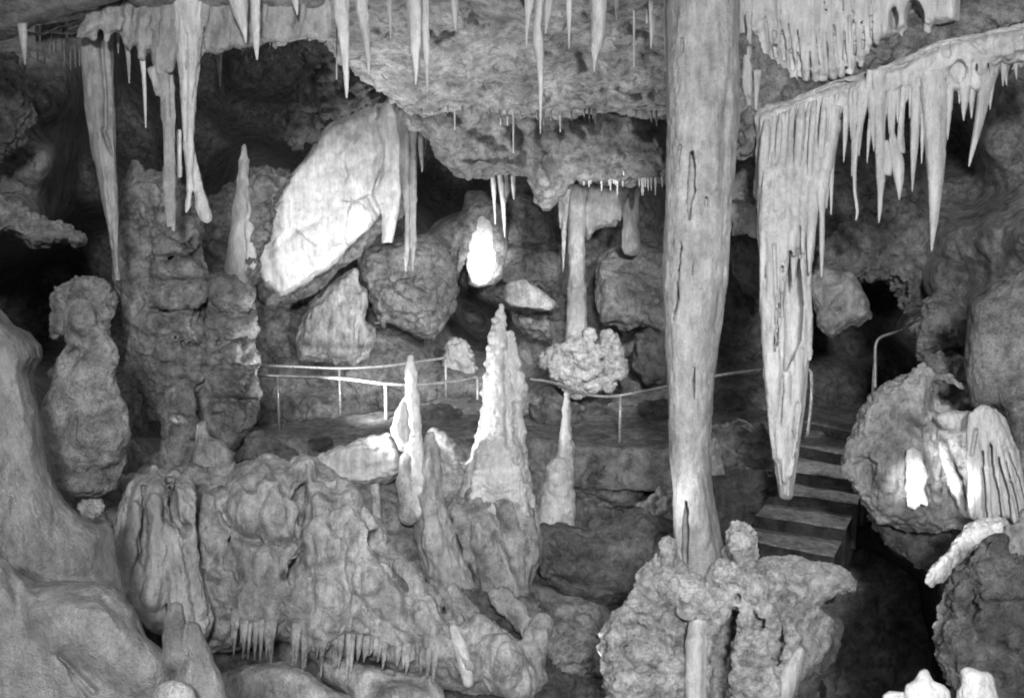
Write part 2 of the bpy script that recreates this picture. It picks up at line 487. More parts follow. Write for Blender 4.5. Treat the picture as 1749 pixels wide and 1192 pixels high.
# ================================================================ the shell of the cave
def sheet(name, ctrl, u0, u1, v0, v1, step, mat, spec, power=3.0, soft=60.0, kind='structure', flip=False, strokes=(), shade_polys=()):
    uu = np.arange(u0, u1 + 1, step); vv = np.arange(v0, v1 + 1, step)
    U, Vg = np.meshgrid(uu, vv, indexing='ij')
    num = np.zeros(U.shape); den = np.zeros(U.shape)
    for (cu, cv, cd) in ctrl:
        w = 1.0 / (((U - cu) ** 2 + (Vg - cv) ** 2 + soft ** 2) ** (power / 2))
        num += w * cd; den += w
    D = num / den
    P = np.stack([U.ravel(), Vg.ravel(), (D.ravel() * 12)], 1)
    _seed[0] += 1
    d = apply_noise(P, spec, _seed[0])
    for pts, wd, am in strokes:
        d += am * np.exp(-(seg_dist2(pts, P[:, 0], P[:, 1]) / wd) ** 2)
    Dd = D.ravel() * (1 - d / FPX)
    X = at(P[:, 0], P[:, 1], Dd)
    nu, nv = U.shape
    i = np.arange(nu - 1)[:, None] * nv; j = np.arange(nv - 1)[None, :]
    Q = np.stack([i + j, i + j + 1, i + nv + j + 1, i + nv + j], -1).reshape(-1, 4)
    o = make_mesh(name, X, Q, mat)
    if shade_polys:        # shade put into the colour: a darker second material with a ragged boundary
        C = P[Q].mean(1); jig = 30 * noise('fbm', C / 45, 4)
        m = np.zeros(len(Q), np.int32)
        for pl in shade_polys:
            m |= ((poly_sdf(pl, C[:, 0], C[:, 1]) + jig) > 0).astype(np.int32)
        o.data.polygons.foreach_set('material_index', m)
    return tag(o, kind=kind)

wall_ctrl = [
    (-900, 100, 8), (-900, 600, 7), (-900, 1100, 6), (-300, 100, 12), (-300, 600, 9), (-300, 1100, 7),
    (60, 160, 13.5), (60, 280, 13.5), (30, 380, 13.0), (100, 480, 30), (70, 540, 28), (20, 700, 9), (235, 700, 27), (230, 560, 28), (180, 440, 27), (160, 300, 20),
    (220, 240, 25), (340, 130, 32), (430, 130, 36), (400, 190, 33), (350, 230, 30), (480, 230, 33), (520, 130, 36), (450, 300, 20),
    (440, 560, 17.5), (480, 560, 17.6), (560, 640, 18), (620, 640, 17.8), (540, 700, 17), (700, 690, 17.6), (690, 620, 18), (640, 470, 19), (750, 330, 32), (790, 300, 32), (770, 580, 20), (810, 540, 26), (700, 390, 20), (830, 500, 21),
    (880, 430, 20.8), (900, 340, 21.5), (940, 400, 21), (900, 610, 18.5), (925, 440, 21), (1050, 430, 18.5), (1100, 480, 18), (1010, 500, 19), (1060, 590, 18.5), (1080, 660, 17), (1010, 420, 19),
    (760, 650, 17.5), (830, 660, 17.5), (930, 680, 16), (1080, 700, 15.5), (1270, 600, 16.5), (1270, 520, 16), (1270, 420, 15), (1270, 680, 14.6), (1270, 200, 11), (1280, 300, 11.5),
    (1420, 330, 12.8), (1440, 280, 13), (1460, 600, 19), (1440, 640, 17), (1510, 615, 18.5), (1510, 500, 17.5), (1470, 430, 12.8), (1560, 430, 12.6), (1540, 330, 12.8), (1620, 480, 11.6), (1500, 240, 14), (1630, 260, 14.5), (1630, 330, 13),
    (1700, 250, 11.4), (1700, 420, 10.6), (1640, 420, 11.5), (1650, 120, 13), (1749, 560, 9.2), (1749, 420, 9.8), (1749, 150, 11), (1640, 20, 13), (1740, 20, 12), (1680, 560, 10.0), (1560, 560, 14),
    (2100, 300, 9), (2100, 700, 7.5), (2100, 1100, 6), (2600, 400, 6), (2600, 1000, 5),
    (300, 950, 14), (600, 950, 14), (900, 950, 14.5), (1250, 850, 13.5), (1350, 800, 14), (1500, 950, 13), (1520, 1100, 13),
    (300, 1300, 11), (900, 1300, 11), (1500, 1300, 12),
    (300, -200, 22), (900, -200, 22), (1500, -200, 14), (1500, 100, 13), (1300, 60, 12)]
sheet('cave_wall', wall_ctrl, -900, 2604, -300, 1320, 4.5, 'limestone',
      [('fbm', 130, 36, (1, 1, 1), 4), ('bil', 60, 12, (1, 1, 1), 4), ('fbm', 40, 16, (1, 1, 1), 4), ('rid', 30, 6, (1, .8, 1), 4), ('blk', 60, 10), ('blk', 24, 4), ('fbm', 11, 3, (1, 1, 1), 2)], power=4.0, soft=30.0)
floor_ctrl = [(-900, 760, 7), (-300, 700, 7.6), (0, 760, 8.2), (100, 920, 7.6), (200, 800, 9.4), (250, 790, 10.2), (200, 900, 8.6), (200, 1000, 8.0), (300, 860, 9.1), (350, 800, 10.3), (340, 900, 9.1), (300, 1000, 8.6), (300, 1200, 7.6), (400, 820, 10.0), (-200, 1200, 6.6), (430, 775, 11.6), (490, 800, 10.9), (500, 900, 9.4), (600, 850, 10.2), (650, 900, 10.0), (700, 950, 10.1),
    (740, 1040, 9.6), (740, 790, 11.2), (800, 760, 12.3), (850, 900, 10.9), (910, 1030, 10.3), (900, 770, 12.4), (920, 850, 12.2), (960, 950, 11.8), (1000, 890, 12.1), (1100, 775, 13), (1100, 860, 12.4), (1080, 1000, 10.8), (980, 1060, 10.1), (980, 1200, 9.4), (1200, 900, 11), (1250, 780, 13.0), (1250, 850, 12.6), (1300, 800, 13.6), (1350, 900, 12.5), (1420, 780, 14.5), (1420, 900, 12.5),
    (1460, 1000, 13.6), (1520, 1000, 14.5), (1520, 1080, 14), (1500, 1200, 13), (1560, 930, 9.9), (1650, 1000, 8.6), (1700, 900, 9.0), (1600, 860, 9.8), (1900, 900, 7), (2500, 900, 5), (2500, 1300, 4.5), (600, 1200, 9.1), (800, 1200, 9.4), (1200, 1200, 9.2), (560, 1130, 9.6), (420, 1130, 9.4), (650, 1150, 9.5), (300, 1400, 7), (900, 1400, 8), (1500, 1400, 9), (2000, 1400, 5), (-500, 1400, 5),
    (300, 745, 12.6), (600, 745, 13.2), (900, 745, 13.3), (1150, 745, 13.5), (1500, 745, 14.5), (1800, 745, 10)]
sheet('cave_floor', floor_ctrl, -900, 2604, 748, 1420, 4.5, ['limestone', 'dark_rock'],
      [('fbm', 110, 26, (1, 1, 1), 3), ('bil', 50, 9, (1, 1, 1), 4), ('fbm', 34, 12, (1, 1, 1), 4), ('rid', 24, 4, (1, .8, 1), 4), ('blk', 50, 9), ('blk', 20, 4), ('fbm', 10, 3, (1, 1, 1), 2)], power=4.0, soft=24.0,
      shade_polys=[[(1430, 940), (1480, 880), (1580, 900), (1620, 960), (1620, 1420), (1340, 1420), (1400, 1150)]])  # the pit's shade, painted as darker rock

# ---------------------------------------------------------------- the ceiling
cD = lambda u, v: 9.6 + 0.0150 * v + 0.0004 * (u - 800)
S = Solid(11, 5, 14, cD)
S.poly([(330, -190), (333, 84), (350, 94), (400, 86), (455, 76), (525, 66), (552, 78), (575, 108), (612, 132), (640, 158), (690, 180),
        (740, 190), (800, 194), (850, 198), (960, 203), (1040, 196), (1150, 203), (1290, 190), (1300, -190)], 30, 55)
body('cave_ceiling', S, 'limestone', [('fbm', 130, 34, (1, 1, 1), 4), ('bil', 60, 9, (1, 1, 1), 4), ('blk', 70, 9, (1, 1.3, 1)), ('fbm', 34, 11, (1, 1.3, 1), 4), ('rid', 26, 5, (1, 1.2, 1), 4), ('blk', 24, 3.5), ('fbm', 9, 2.2, (1, 1, 1), 2)],
     [([(735, 50), (745, 60), (775, 52)], 9, -26), ([(700, 0), (730, 30)], 14, -24), ([(800, 10), (820, 30)], 16, -20), ([(790, 120), (812, 105), (830, 95)], 10, 14),
      ([(990, 80), (1000, 118)], 9, -22), ([(1080, 40), (1110, 60)], 14, -24), ([(1055, 150), (1090, 165), (1120, 150)], 6, -16), ([(880, 168), (920, 180), (950, 184)], 5, -12),
      ([(860, 60), (905, 80), (960, 70)], 20, -12), ([(1010, 130), (1060, 135)], 16, 10)], kind='structure')
S = Solid(13.2, 5, 14, lambda u, v: 13.3 + (v - 250) * 0.006 + 0.0005 * (u - 900))
S.poly([(680, 150), (686, 205), (700, 222), (738, 236), (755, 262), (772, 290), (805, 304), (850, 302), (890, 302), (905, 300), (918, 335), (932, 361), (948, 330),
        (985, 309), (1060, 312), (1150, 308), (1290, 300), (1290, 150)], 26, 60)
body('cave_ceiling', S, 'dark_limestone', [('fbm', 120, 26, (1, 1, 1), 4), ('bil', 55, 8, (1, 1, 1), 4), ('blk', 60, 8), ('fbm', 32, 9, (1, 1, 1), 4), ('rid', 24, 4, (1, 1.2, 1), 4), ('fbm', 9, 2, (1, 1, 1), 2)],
     [([(880, 215), (898, 260), (905, 300)], 16, -30), ([(905, 250), (932, 355)], 26, 24), ([(790, 235), (850, 262)], 14, 10), ([(760, 285), (890, 288)], 8, 12),
      ([(960, 240), (1050, 225), (1120, 250)], 22, 18), ([(700, 215), (730, 222)], 8, -14)], kind='structure')
# the near lip at the upper left, split by a long crack
lD = lambda u, v: 8.9 + 0.010 * v
S = Solid(9, 5, 10, lD)
S.poly([(-250, -190), (-250, 40), (-40, 80), (40, 56), (100, 34), (165, 14), (200, -2), (330, -40), (330, -190)], 26, 46, 10)
S.poly([(40, 58), (120, 44), (190, 6), (330, -60), (560, -100), (560, 70), (528, 66), (455, 74), (400, 84), (352, 92), (330, 70), (240, 60), (140, 52), (60, 62)], 22, 40, -16)
body('cave_ceiling', S, 'limestone', [('fbm', 110, 16, (1, 1, 1), 3), ('bil', 40, 7, (1, .5, 1), 4), ('rid', 14, 2.5, (1, .7, 1), 3)],
     [([(45, 54), (100, 36), (165, 15), (205, -4)], 5, -20), ([(345, 88), (450, 72), (530, 62)], 7, 6), ([(500, 40), (530, 55)], 12, -8)], kind='structure')

# rubble mass between lip and slab: the dark block hanging left of the slab
S = Solid(14.5, 5, 12)
S.poly([(520, 60), (600, 100), (650, 150), (640, 178), (600, 190), (560, 205), (530, 240), (502, 258), (482, 240), (486, 200), (505, 165), (515, 120)], 22, 50)
tag(body('hanging_rock', S, 'dark_limestone', ROUGH(1.0, .7),
     [([(540, 110), (560, 190)], 20, -30), ([(600, 180), (650, 152)], 8, -12)],
     'rough dark rock block hanging under the roof left of the bright white slab', 'rock'))

S = Solid(9.02, 3.4, 8)
S.poly([(128, 66), (140, 40), (200, 0), (270, -50), (360, -80), (575, -90), (572, 50), (556, 66), (528, 62), (490, 72), (455, 70), (420, 84), (400, 80), (372, 92), (350, 86), (340, 104), (326, 120), (310, 124), (302, 96), (293, 128), (276, 132), (262, 110), (255, 90), (247, 108), (239, 100),
        (232, 78), (221, 92), (212, 70), (200, 58), (188, 62), (170, 50), (150, 62)], 14, 22)
for (u0, u1, v1, r) in [(165, 158, 70, 12), (190, 183, 74, 9), (222, 214, 80, 8), (250, 240, 104, 9), (290, 272, 130, 12), (310, 290, 126, 9), (335, 318, 124, 12), (355, 334, 110, 9), (400, 385, 86, 8), (450, 440, 72, 8), (520, 508, 64, 9)]:
    S.ridge([(u0, -50 if u0 > 230 else 10, r), ((u0 + u1) / 2, (v1 - 40) / 2, r), (u1, v1 - 8, r * .7)], .62)
for (u, v0, v1) in [(262, -10, 88), (304, 20, 92), (206, 30, 62), (346, 20, 84), (282, 0, 60)]: S.slit([(u + 4, v0, 1.4), (u, v1, 2.6)], 8)
body('cave_ceiling', S, 'column_stone', [('fbm', 70, 9, (1, .6, 1), 3), ('bil', 24, -3.5, (1, .25, 1), 3), ('fbm', 20, 3, (1, .7, 1), 4), ('fbm', 8, 1.2, (1, .8, 1), 2)], kind='structure')
# ================================================================ left side
# tall leaning column
S = Solid(9.4, 3.2, 4)
S.poly([(136, 10), (139, 100), (147, 190), (158, 262), (172, 335), (185, 400), (196, 480), (206, 480), (203, 400), (199, 300), (197, 215), (192, 110), (189, 10)], 18, 20)
body('cave_column', S, 'column_stone', [('fbm', 60, 5, (1, .3, 1), 3), ('bil', 16, -3.0, (1, .12, 1), 3), ('fbm', 8, 1.0, (1, .4, 1), 2)],
     [([(172, 40), (176, 110), (181, 165), (180, 220)], 3.5, -13), ([(176, 222), (190, 262)], 3, -9), ([(184, 230), (190, 420)], 5, -5), ([(160, 40), (168, 220), (184, 380)], 6, 4)],
     'tall leaning fluted column at far left with a dark seam down its right half', 'cave column')
# pair of columns
S = Solid(9.0, 3.2, 5)
S.chain([(266, -30, 0, 30), (272, 40, 0, 24), (278, 100, 0, 18), (285, 150, 0, 14), (288, 200, 0, 12), (289, 300, 0, 10), (292, 350, 0, 8), (296, 392, 0, 3)])
S.chain([(283, 290, 2, 6), (284, 340, 2, 5), (287, 385, 2, 3)])
S.chain([(258, 120, 4, 6), (270, 160, 4, 5)])
body('cave_column', S, 'column_stone', [('fbm', 50, 4, (1, .3, 1), 3), ('bil', 13, -3.0, (1, .14, 1), 3)],
     [([(284, 20), (290, 110), (294, 200)], 4, -6)], 'left column of the narrow pair, flaring into the roof above the rock tower', 'cave column')
S = Solid(8.9, 3.2, 5)
S.chain([(322, -30, 0, 34), (322, 40, 0, 25), (321, 100, 0, 17), (320, 160, 0, 12), (322, 250, 0, 8), (325, 320, 0, 6), (322, 350, -2, 4), (318, 362, -2, 2)])
S.chain([(338, 60, -6, 10), (333, 120, -6, 6), (328, 200, -6, 4)])
S.chain([(325, 250, -8, 6), (333, 300, -10, 8), (345, 350, -12, 12), (352, 370, -12, 12)])
body('cave_column', S, 'pale_flowstone', [('fbm', 50, 4, (1, .3, 1), 3), ('bil', 13, -3.0, (1, .14, 1), 3)],
     [([(318, 60), (318, 240)], 3, -6)], 'right column of the narrow pair, pale and smooth, tapering onto the rock tower', 'cave column')
S = Solid(9.3, 3, 3)
S.chain([(306, 225, 0, 4), (306, 282, 0, 4)]); S.chain([(306, 288, 0, 5), (307, 300, 0, 4)])
body('stalactite', S, 'calcite', PLAIN(.2), (), 'short white broken stalactite in the gap between the two narrow columns', 'stalactite')
# hangings between the columns
for pts, D, mat, lab in [
    ([(212, -10, 14), (216, 45, 9), (219, 90, 5), (221, 143, 1.2)], 9.2, 'column_stone', 'slender grey stalactite right of the tall leaning column'),
    ([(232, -10, 18), (238, 50, 13), (243, 95, 6), (246, 130, 3.6), (248, 180, 3), (249, 219, 1)], 9.0, 'pale_flowstone', 'long needle stalactite left of the narrow column pair'),
    ([(200, 0, 10), (200, 40, 6), (202, 92, 1)], 9.4, 'column_stone', 'short dim stalactite beside the top of the leaning column'),
    ([(38, 40, 9), (41, 80, 6), (43, 111, 1.4)], 8.6, 'column_stone', 'small pale stalactite under the roof crack at far left'),
    ([(373, 80, 7), (374, 105, 5), (376, 148, 1)], 11.5, 'limestone', 'short grey stalactite hanging in front of the dark upper hollow'),
    ([(405, -20, 22), (411, 25, 12), (418, 55, 5), (420, 74, 1)], 8.6, 'pale_flowstone', 'stubby pointed stalactite at the top left of the roof lip'),
    ([(436, -20, 10), (437, 40, 7.5), (438, 80, 5), (439, 103, 1.6)], 8.5, 'calcite', 'bright narrow stalactite beside the stubby one on the roof lip'),
    ([(500, -20, 9), (506, 10, 5), (508, 26, 1)], 8.6, 'pale_flowstone', 'tiny blurred stalactite at the top edge over the roof lip'),
    ]:
    spike('stalactite', pts, D, mat, lab, 'stalactite')
# fluted fringe under the crack
random.seed(4)
for k in range(16):
    u = 58 + random.uniform(0, 84); v0 = 60 - (u - 58) * 0.15
    spike('stalactite', [(u, v0 - 15, 4), (u, v0 + 10, 3), (u + 1, v0 + random.uniform(30, 75), .8)], 9.7, 'dark_limestone',
          'thin dark stalactite in the ragged fringe below the roof crack at upper left', 'stalactite', 'dark fringe below the roof crack', seg=8)
for k in range(26):
    u = min(548, max(342, random.gauss(random.choice([365, 420, 450, 500, 520]), 14))); v0 = 90 - (u - 345) * 0.13
    spike('soda_straw', [(u, v0 - 14, 2.4), (u, v0, 1.6), (u + .5, v0 + random.choice([6, 9, 13, 20, 28]), .8)], 9.8, 'limestone',
          'thin soda straw on the lip edge over the dark upper hollow', 'soda straw', 'soda straws along the roof lip', seg=6)

# rock tower, layered like a cake
S = Solid(11, 3.6, 9)
S.poly([(206, 330), (214, 300), (228, 271), (242, 288), (252, 320), (258, 370), (262, 420), (266, 470), (262, 520), (268, 560), (275, 640), (285, 700), (262, 712), (245, 665), (228, 600), (214, 540), (196, 460), (194, 410)], 22, 34, -6)
S.poly([(228, 300), (262, 296), (282, 302), (300, 310), (326, 345), (338, 372), (344, 410), (346, 440), (352, 470), (348, 510), (345, 540), (350, 600), (345, 660), (335, 720), (275, 715), (262, 660), (250, 600), (250, 520), (256, 460), (250, 400)], 30, 44, 0)
for (u, v, w, r, sc) in [(300, 462, 26, 34, (1.35, .75, .9)), (308, 505, 22, 36, (1.1, .9, .9)), (288, 560, 16, 36, (1.0, 1.0, .9)), (296, 395, 14, 28, (1.2, .8, .9)), (302, 425, 20, 26, (1.4, .6, .9)),
                         (288, 620, 10, 40, (1, 1.1, .9)), (306, 350, 6, 24, (1, 1, 1))]:
    S.ball(u, v, w + 8, r, sc)
random.seed(3)
for (a, va, b_, vb) in [(256, 446, 330, 438), (290, 486, 350, 478), (254, 536, 320, 528), (300, 580, 346, 590), (262, 652, 310, 640)]:
    S.groove([(a, va, 3), ((a + b_) / 2 + random.uniform(-8, 8), (va + vb) / 2 + random.uniform(-4, 6), 4), (b_, vb, 2)], .6)
for k in range(60):
    u, v = random.uniform(250, 342), random.uniform(395, 690); r = random.uniform(2.5, 5.5)
    S.pit(u, v, r, 8, (1, random.uniform(1, 2.2), 1))
for k in range(34):
    u, v, r = random.uniform(215, 340), random.uniform(350, 660), random.uniform(4, 9); S.ridge([(u, v, r * .6), (u + 1, v + 20, r), (u + 2, v + random.uniform(30, 60), r * .5)], .7)
for k in range(26): S.bump(random.uniform(225, 340), random.uniform(360, 690), random.uniform(7, 16), random.uniform(5, 10), (1, random.uniform(.8, 1.6), 1))
body('rock_tower', S, 'limestone', KNOB(.7, .8),
     [([(252, 442), (345, 438)], 5, -16), ([(262, 482), (350, 480)], 5, -9), ([(262, 530), (345, 532)], 5, -14), ([(262, 575), (345, 590)], 6, -9), ([(255, 640), (340, 655)], 6, -10),
      ([(340, 365), (352, 470), (360, 540)], 5, -18), ([(240, 395), (250, 430)], 12, -22), ([(222, 290), (225, 320)], 6, -9), ([(232, 322), (246, 380)], 8, 7), ([(225, 430), (222, 470)], 10, 8)],
     'tall knobbly rock tower layered like a cake under the narrow columns', 'rock formation')
S = Solid(11.2, 3.6, 8)
S.poly([(352, 470), (375, 468), (402, 472), (424, 500), (436, 540), (438, 600), (440, 650), (444, 700), (430, 735), (395, 770), (350, 790), (330, 760), (330, 660), (345, 600), (350, 540)], 28, 42)
for (u, v, w, r, sc) in [(392, 505, 20, 36, (1.1, .8, .8)), (394, 556, 30, 34, (1.35, .6, .9)), (400, 652, 32, 34, (1.25, .85, .8)), (380, 600, 12, 26, (1.0, .9, .8)), (405, 710, 14, 34, (1.1, .8, .8))]:
    S.ball(u, v, w + 8, r, sc)
for (a, va, b_, vb) in [(366, 536, 436, 534), (358, 590, 410, 576), (376, 628, 442, 620), (356, 690, 420, 680)]:
    S.groove([(a, va, 2.5), ((a + b_) / 2 + random.uniform(-8, 8), (va + vb) / 2 + random.uniform(-3, 5), 4), (b_, vb, 2)], .6)
for k in range(30): S.pit(random.uniform(362, 432), random.choice([546, 588, 632, 690]) + random.uniform(-9, 6), random.uniform(2.2, 4), 6, (1, 1.6, 1))
for k in range(24):
    u, v, r = random.uniform(358, 434), random.uniform(480, 720), random.uniform(3, 7); S.ridge([(u, v, r * .6), (u + 1, v + 14, r), (u, v + random.uniform(22, 40), r * .4)], .7)
for k in range(14): S.bump(random.uniform(360, 434), random.uniform(490, 740), random.uniform(7, 15), random.uniform(5, 9), (1.3, random.uniform(.7, 1.2), 1))
body('rock_tower', S, 'limestone', KNOB(.45, .8),
     [([(352, 512), (375, 535), (405, 540), (436, 534)], 4, -13), ([(372, 588), (436, 576)], 5, -10), ([(352, 628), (440, 624)], 5, -12), ([(356, 682), (438, 684)], 5, -12), ([(358, 585), (400, 582), (432, 575)], 3, -5),
      ([(384, 438), (400, 505)], 7, -8)],
     'stack of rounded bulging ledges just left of the railing end', 'rock formation')
# rock saddle right of the tower and its little stalagmite
S = Solid(14, 4, 10)
S.poly([(338, 395), (345, 350), (372, 335), (378, 316), (398, 318), (408, 296), (430, 284), (466, 283), (476, 320), (470, 400), (445, 440), (430, 500), (440, 560), (350, 560), (345, 470)], 26, 40)
body('boulder', S, 'limestone', ROUGH(.8, .6), [([(372, 420), (400, 430), (420, 432)], 6, -14), ([(350, 440), (385, 455)], 12, -18), ([(395, 470), (420, 450)], 5, 8)],
     'rough saddle of rock carrying a small stalagmite, between the tower and the white slab', 'rock')
S = Solid(13.65, 3.2, 6)
S.chain([(417, 250, -6, 5), (417, 275, -5, 8.5), (414, 310, -2, 10), (410, 360, 0, 12), (406, 410, 0, 15), (403, 455, -4, 19), (402, 500, -18, 24)]); S.chain([(420, 330, -6, 6), (424, 390, -6, 9), (428, 450, -14, 12)])
body('stalagmite', S, 'pale_flowstone', [('fbm', 40, 4, (1, .5, 1), 3), ('bil', 12, -2.2, (1, .4, 1), 2)], (), 'small upright stalagmite against the dark upper hollow', 'stalagmite')
# lower cluster below the tower
S = Solid(9.9, 3.6, 8)
S.chain([(298, 672, 0, 18), (300, 720, 0, 22), (300, 770, 2, 24), (296, 815, 0, 26)]); S.chain([(318, 660, -4, 12), (322, 760, -4, 15), (325, 850, -4, 15)])
S.ball(262, 795, 0, 24, (1, 1, .9)); S.ball(296, 780, 14, 24, (1, 1, .8)); S.ball(285, 705, 6, 16)
body('stalagmite', S, 'limestone', KNOB(.7, .8), [([(290, 722), (305, 728)], 4, -9), ([(278, 810), (318, 812)], 5, -8)], 'stout knobbly stalagmite at the foot of the rock tower beside the black crevice', 'stalagmite')
S = Solid(9.6, 3.6, 8)
S.poly([(336, 722), (352, 719), (358, 745), (380, 754), (400, 775), (396, 802), (378, 832), (352, 842), (336, 828), (328, 790), (333, 750)], 14, 22)
body('stalagmite', S, 'flowstone', PLAIN(.6, .8), [([(345, 755), (340, 830)], 6, -4), ([(370, 760), (372, 830)], 4, -5)], 'smooth mitten shaped stalagmite beneath the stack of ledges', 'stalagmite')

# left bulb and the wall flow in front of it
S = Solid(7.6, 4, 10)
S.poly([(120, 600), (112, 560), (122, 526), (140, 512), (160, 524), (163, 548), (182, 560), (190, 600), (200, 660), (214, 700), (219, 750), (214, 790), (198, 830), (160, 850), (110, 850), (78, 820), (70, 760), (72, 700), (92, 650), (108, 625)], 40, 60)
S.bump(142, 538, 22, 12, (.9, 1.3, .9)); S.bump(180, 610, 26, 8, (.8, 1.3, 1)); S.bump(150, 740, 60, 14, (.9, 1.2, 1)); S.ridge([(90, 640, 10), (108, 620, 8), (125, 585, 7)], .6); S.groove([(120, 610, 6), (140, 580, 6)], .8)
for k in range(12): S.groove([(92 + k * 9, 812 - (k % 3) * 4, 2.5), (93 + k * 9, 832, 2.5)], .9)
body('stalagmite', S, 'limestone', [('fbm', 90, 16, (1, 1, 1), 3), ('fbm', 34, 8, (1, 1, 1), 4), ('rid', 14, 2, (1, 1, 1), 3), ('fbm', 8, 1.4, (1, 1, 1), 2)],
     [([(125, 570), (160, 590)], 10, -12), ([(112, 640), (135, 600)], 9, -10), ([(118, 690), (95, 760)], 9, -7), ([(160, 700), (182, 690)], 12, -8), ([(120, 820), (210, 800)], 9, -9), ([(190, 700), (205, 760)], 12, 7)],
     'bulbous pale stalagmite with a rounded head at left, beside the black crevice', 'stalagmite')
S = Solid(9.5, 4.5, 10)
S.poly([(88, 500), (110, 482), (140, 468), (165, 470), (186, 482), (198, 520), (190, 560), (196, 620), (170, 620), (150, 560), (110, 560), (92, 580)], 20, 34)
body('boulder', S, 'limestone', ROUGH(.8, .6), [([(130, 470), (165, 510)], 9, 8), ([(120, 515), (150, 500)], 7, -14)], 'ragged rock with pale edges behind the head of the bulbous stalagmite', 'rock')
S = Solid(12, 5, 10)
S.poly([(-120, 320), (0, 338), (40, 345), (70, 372), (120, 385), (150, 410), (140, 418), (90, 410), (60, 425), (20, 400), (-20, 420), (-40, 500), (-120, 520)], 14, 40)
body('rock_ledge', S, 'limestone', ROUGH(.8, .7), [([(20, 400), (70, 405), (130, 408)], 6, 8)], 'jagged pale rock ledge catching light at the left edge over a black hollow', 'rock ledge')
S = Solid(12.5, 5, 10)
S.poly([(-120, 60), (30, 90), (50, 150), (62, 200), (40, 245), (0, 270), (-120, 280)], 30, 50)
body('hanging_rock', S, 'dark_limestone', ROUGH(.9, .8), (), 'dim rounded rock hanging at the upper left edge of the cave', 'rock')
sD = lambda u, v: 6.6 - 0.0012 * (v - 600) + 0.003 * np.clip(u, -200, 300)
S = Solid(6.6, 5, 14, sD)
S.poly([(-250, 480), (-30, 500), (0, 520), (28, 552), (50, 565), (70, 590), (74, 612), (56, 640), (66, 700), (76, 780), (98, 840), (140, 880), (185, 890), (196, 905), (200, 960), (215, 1020), (200, 1120), (-250, 1160)], 46, 70)
body('flowstone_slope', S, 'grey_flowstone', FLOW(.8, 1.2), [([(60, 640), (70, 660)], 8, -9), ([(5, 760), (60, 830), (110, 900)], 22, -9), ([(20, 560), (60, 760), (120, 870)], 22, 9), ([(20, 960), (110, 990), (180, 985)], 12, -8)],
     'smooth flowstone slope running down the left edge below the black hollow', 'flowstone')
S = Solid(6.3, 3.5, 6)
S.poly([(130, 862), (140, 852), (172, 850), (180, 862), (172, 878), (160, 888), (140, 880)], 10, 14)
body('boulder', S, 'limestone', ROUGH(.3, .4), (), 'small pale rimmed nub in the hollow under the bulbous stalagmite', 'rock')

S = Solid(9.2, 4.2, 12)
S.poly([(190, 800), (215, 815), (240, 800), (330, 800), (400, 790), (420, 830), (420, 960), (300, 1000), (190, 1000), (170, 920)], 30, 50)
body('flowstone_mound', S, 'flowstone', ROUGH(.7, .7), [([(300, 830), (320, 900)], 10, -12)], 'rough saddle of stone joining the ribbed fin to the foot of the rock tower', 'flowstone')
S = Solid(15.8, 4, 8)
S.poly([(420, 330), (450, 300), (490, 285), (500, 300), (470, 345), (448, 400), (440, 440), (452, 490), (475, 508), (470, 528), (440, 515), (425, 470), (415, 400)], 16, 34, 6)
body('boulder', S, 'limestone', ROUGH(.6, .5), (), 'rough grey rock hugging the left edge of the white slab', 'rock')
# ================================================================ middle
# bright leaning slab
S = Solid(16, 3.6, 5)
S.poly([(432, 425), (445, 375), (470, 342), (492, 300), (520, 268), (548, 228), (565, 212), (600, 198), (640, 182), (662, 176), (684, 205), (684, 300), (652, 368), (610, 410), (560, 455), (502, 500), (478, 508), (448, 490), (436, 462)], 12, 26)
body('rock_slab', S, 'white_calcite', [('fbm', 90, 9, (1, 1, 1), 3), ('fbm', 30, 5, (1, .8, 1), 4), ('rid', 14, 1.6, (1, 1, 1), 3)],
     [([(630, 335), (650, 372)], 6, -9), ([(512, 420), (528, 448)], 2.5, -5), ([(470, 425), (500, 398), (540, 378)], 5, -3), ([(470, 440), (500, 500)], 9, 5), ([(625, 190), (640, 230), (632, 300)], 12, -6), ([(455, 380), (462, 480)], 8, -6)],
     'huge bright white leaning slab of rock with a straight lower edge', 'rock slab')
S = Solid(16.5, 4, 6)
S.poly([(430, 440), (445, 500), (470, 522), (505, 520), (540, 500), (600, 450), (650, 400), (700, 360), (705, 250), (660, 200), (560, 260), (470, 380)], 16, 24, -22)
body('rock_slab', S, 'limestone', ROUGH(.35, .6), (), 'grey shaded underside rock below the straight edge of the white slab', 'rock slab')
S = Solid(15.4, 3.2, 5)
S.poly([(640, 205), (655, 175), (668, 163), (680, 190), (687, 240), (686, 320), (680, 360), (671, 416), (652, 416), (654, 368), (648, 355), (634, 332), (640, 310), (652, 292), (655, 260)], 12, 16)
body('flowstone_drape', S, 'calcite', [('fbm', 40, 4, (1, .3, 1), 3), ('bil', 16, -2.5, (1, .2, 1), 3)], [([(652, 290), (645, 320), (654, 345)], 3, -5), ([(668, 200), (662, 290)], 4, -4)],
     'bright white hanging drape with a blunt tip at the right edge of the slab', 'flowstone drape')
S = Solid(15.3, 3, 4)
S.chain([(692, 175, 0, 14), (695, 230, 0, 10), (697, 320, 0, 8), (697, 400, 0, 6), (694, 440, 0, 4), (692, 474, 0, 1.5)])
S.chain([(706, 190, -3, 9), (706, 260, -3, 7), (707, 340, -3, 5), (706, 420, -3, 4), (705, 465, -3, 1.5)])
S.chain([(682, 190, -4, 10), (686, 260, -4, 5), (687, 330, -4, 3)])
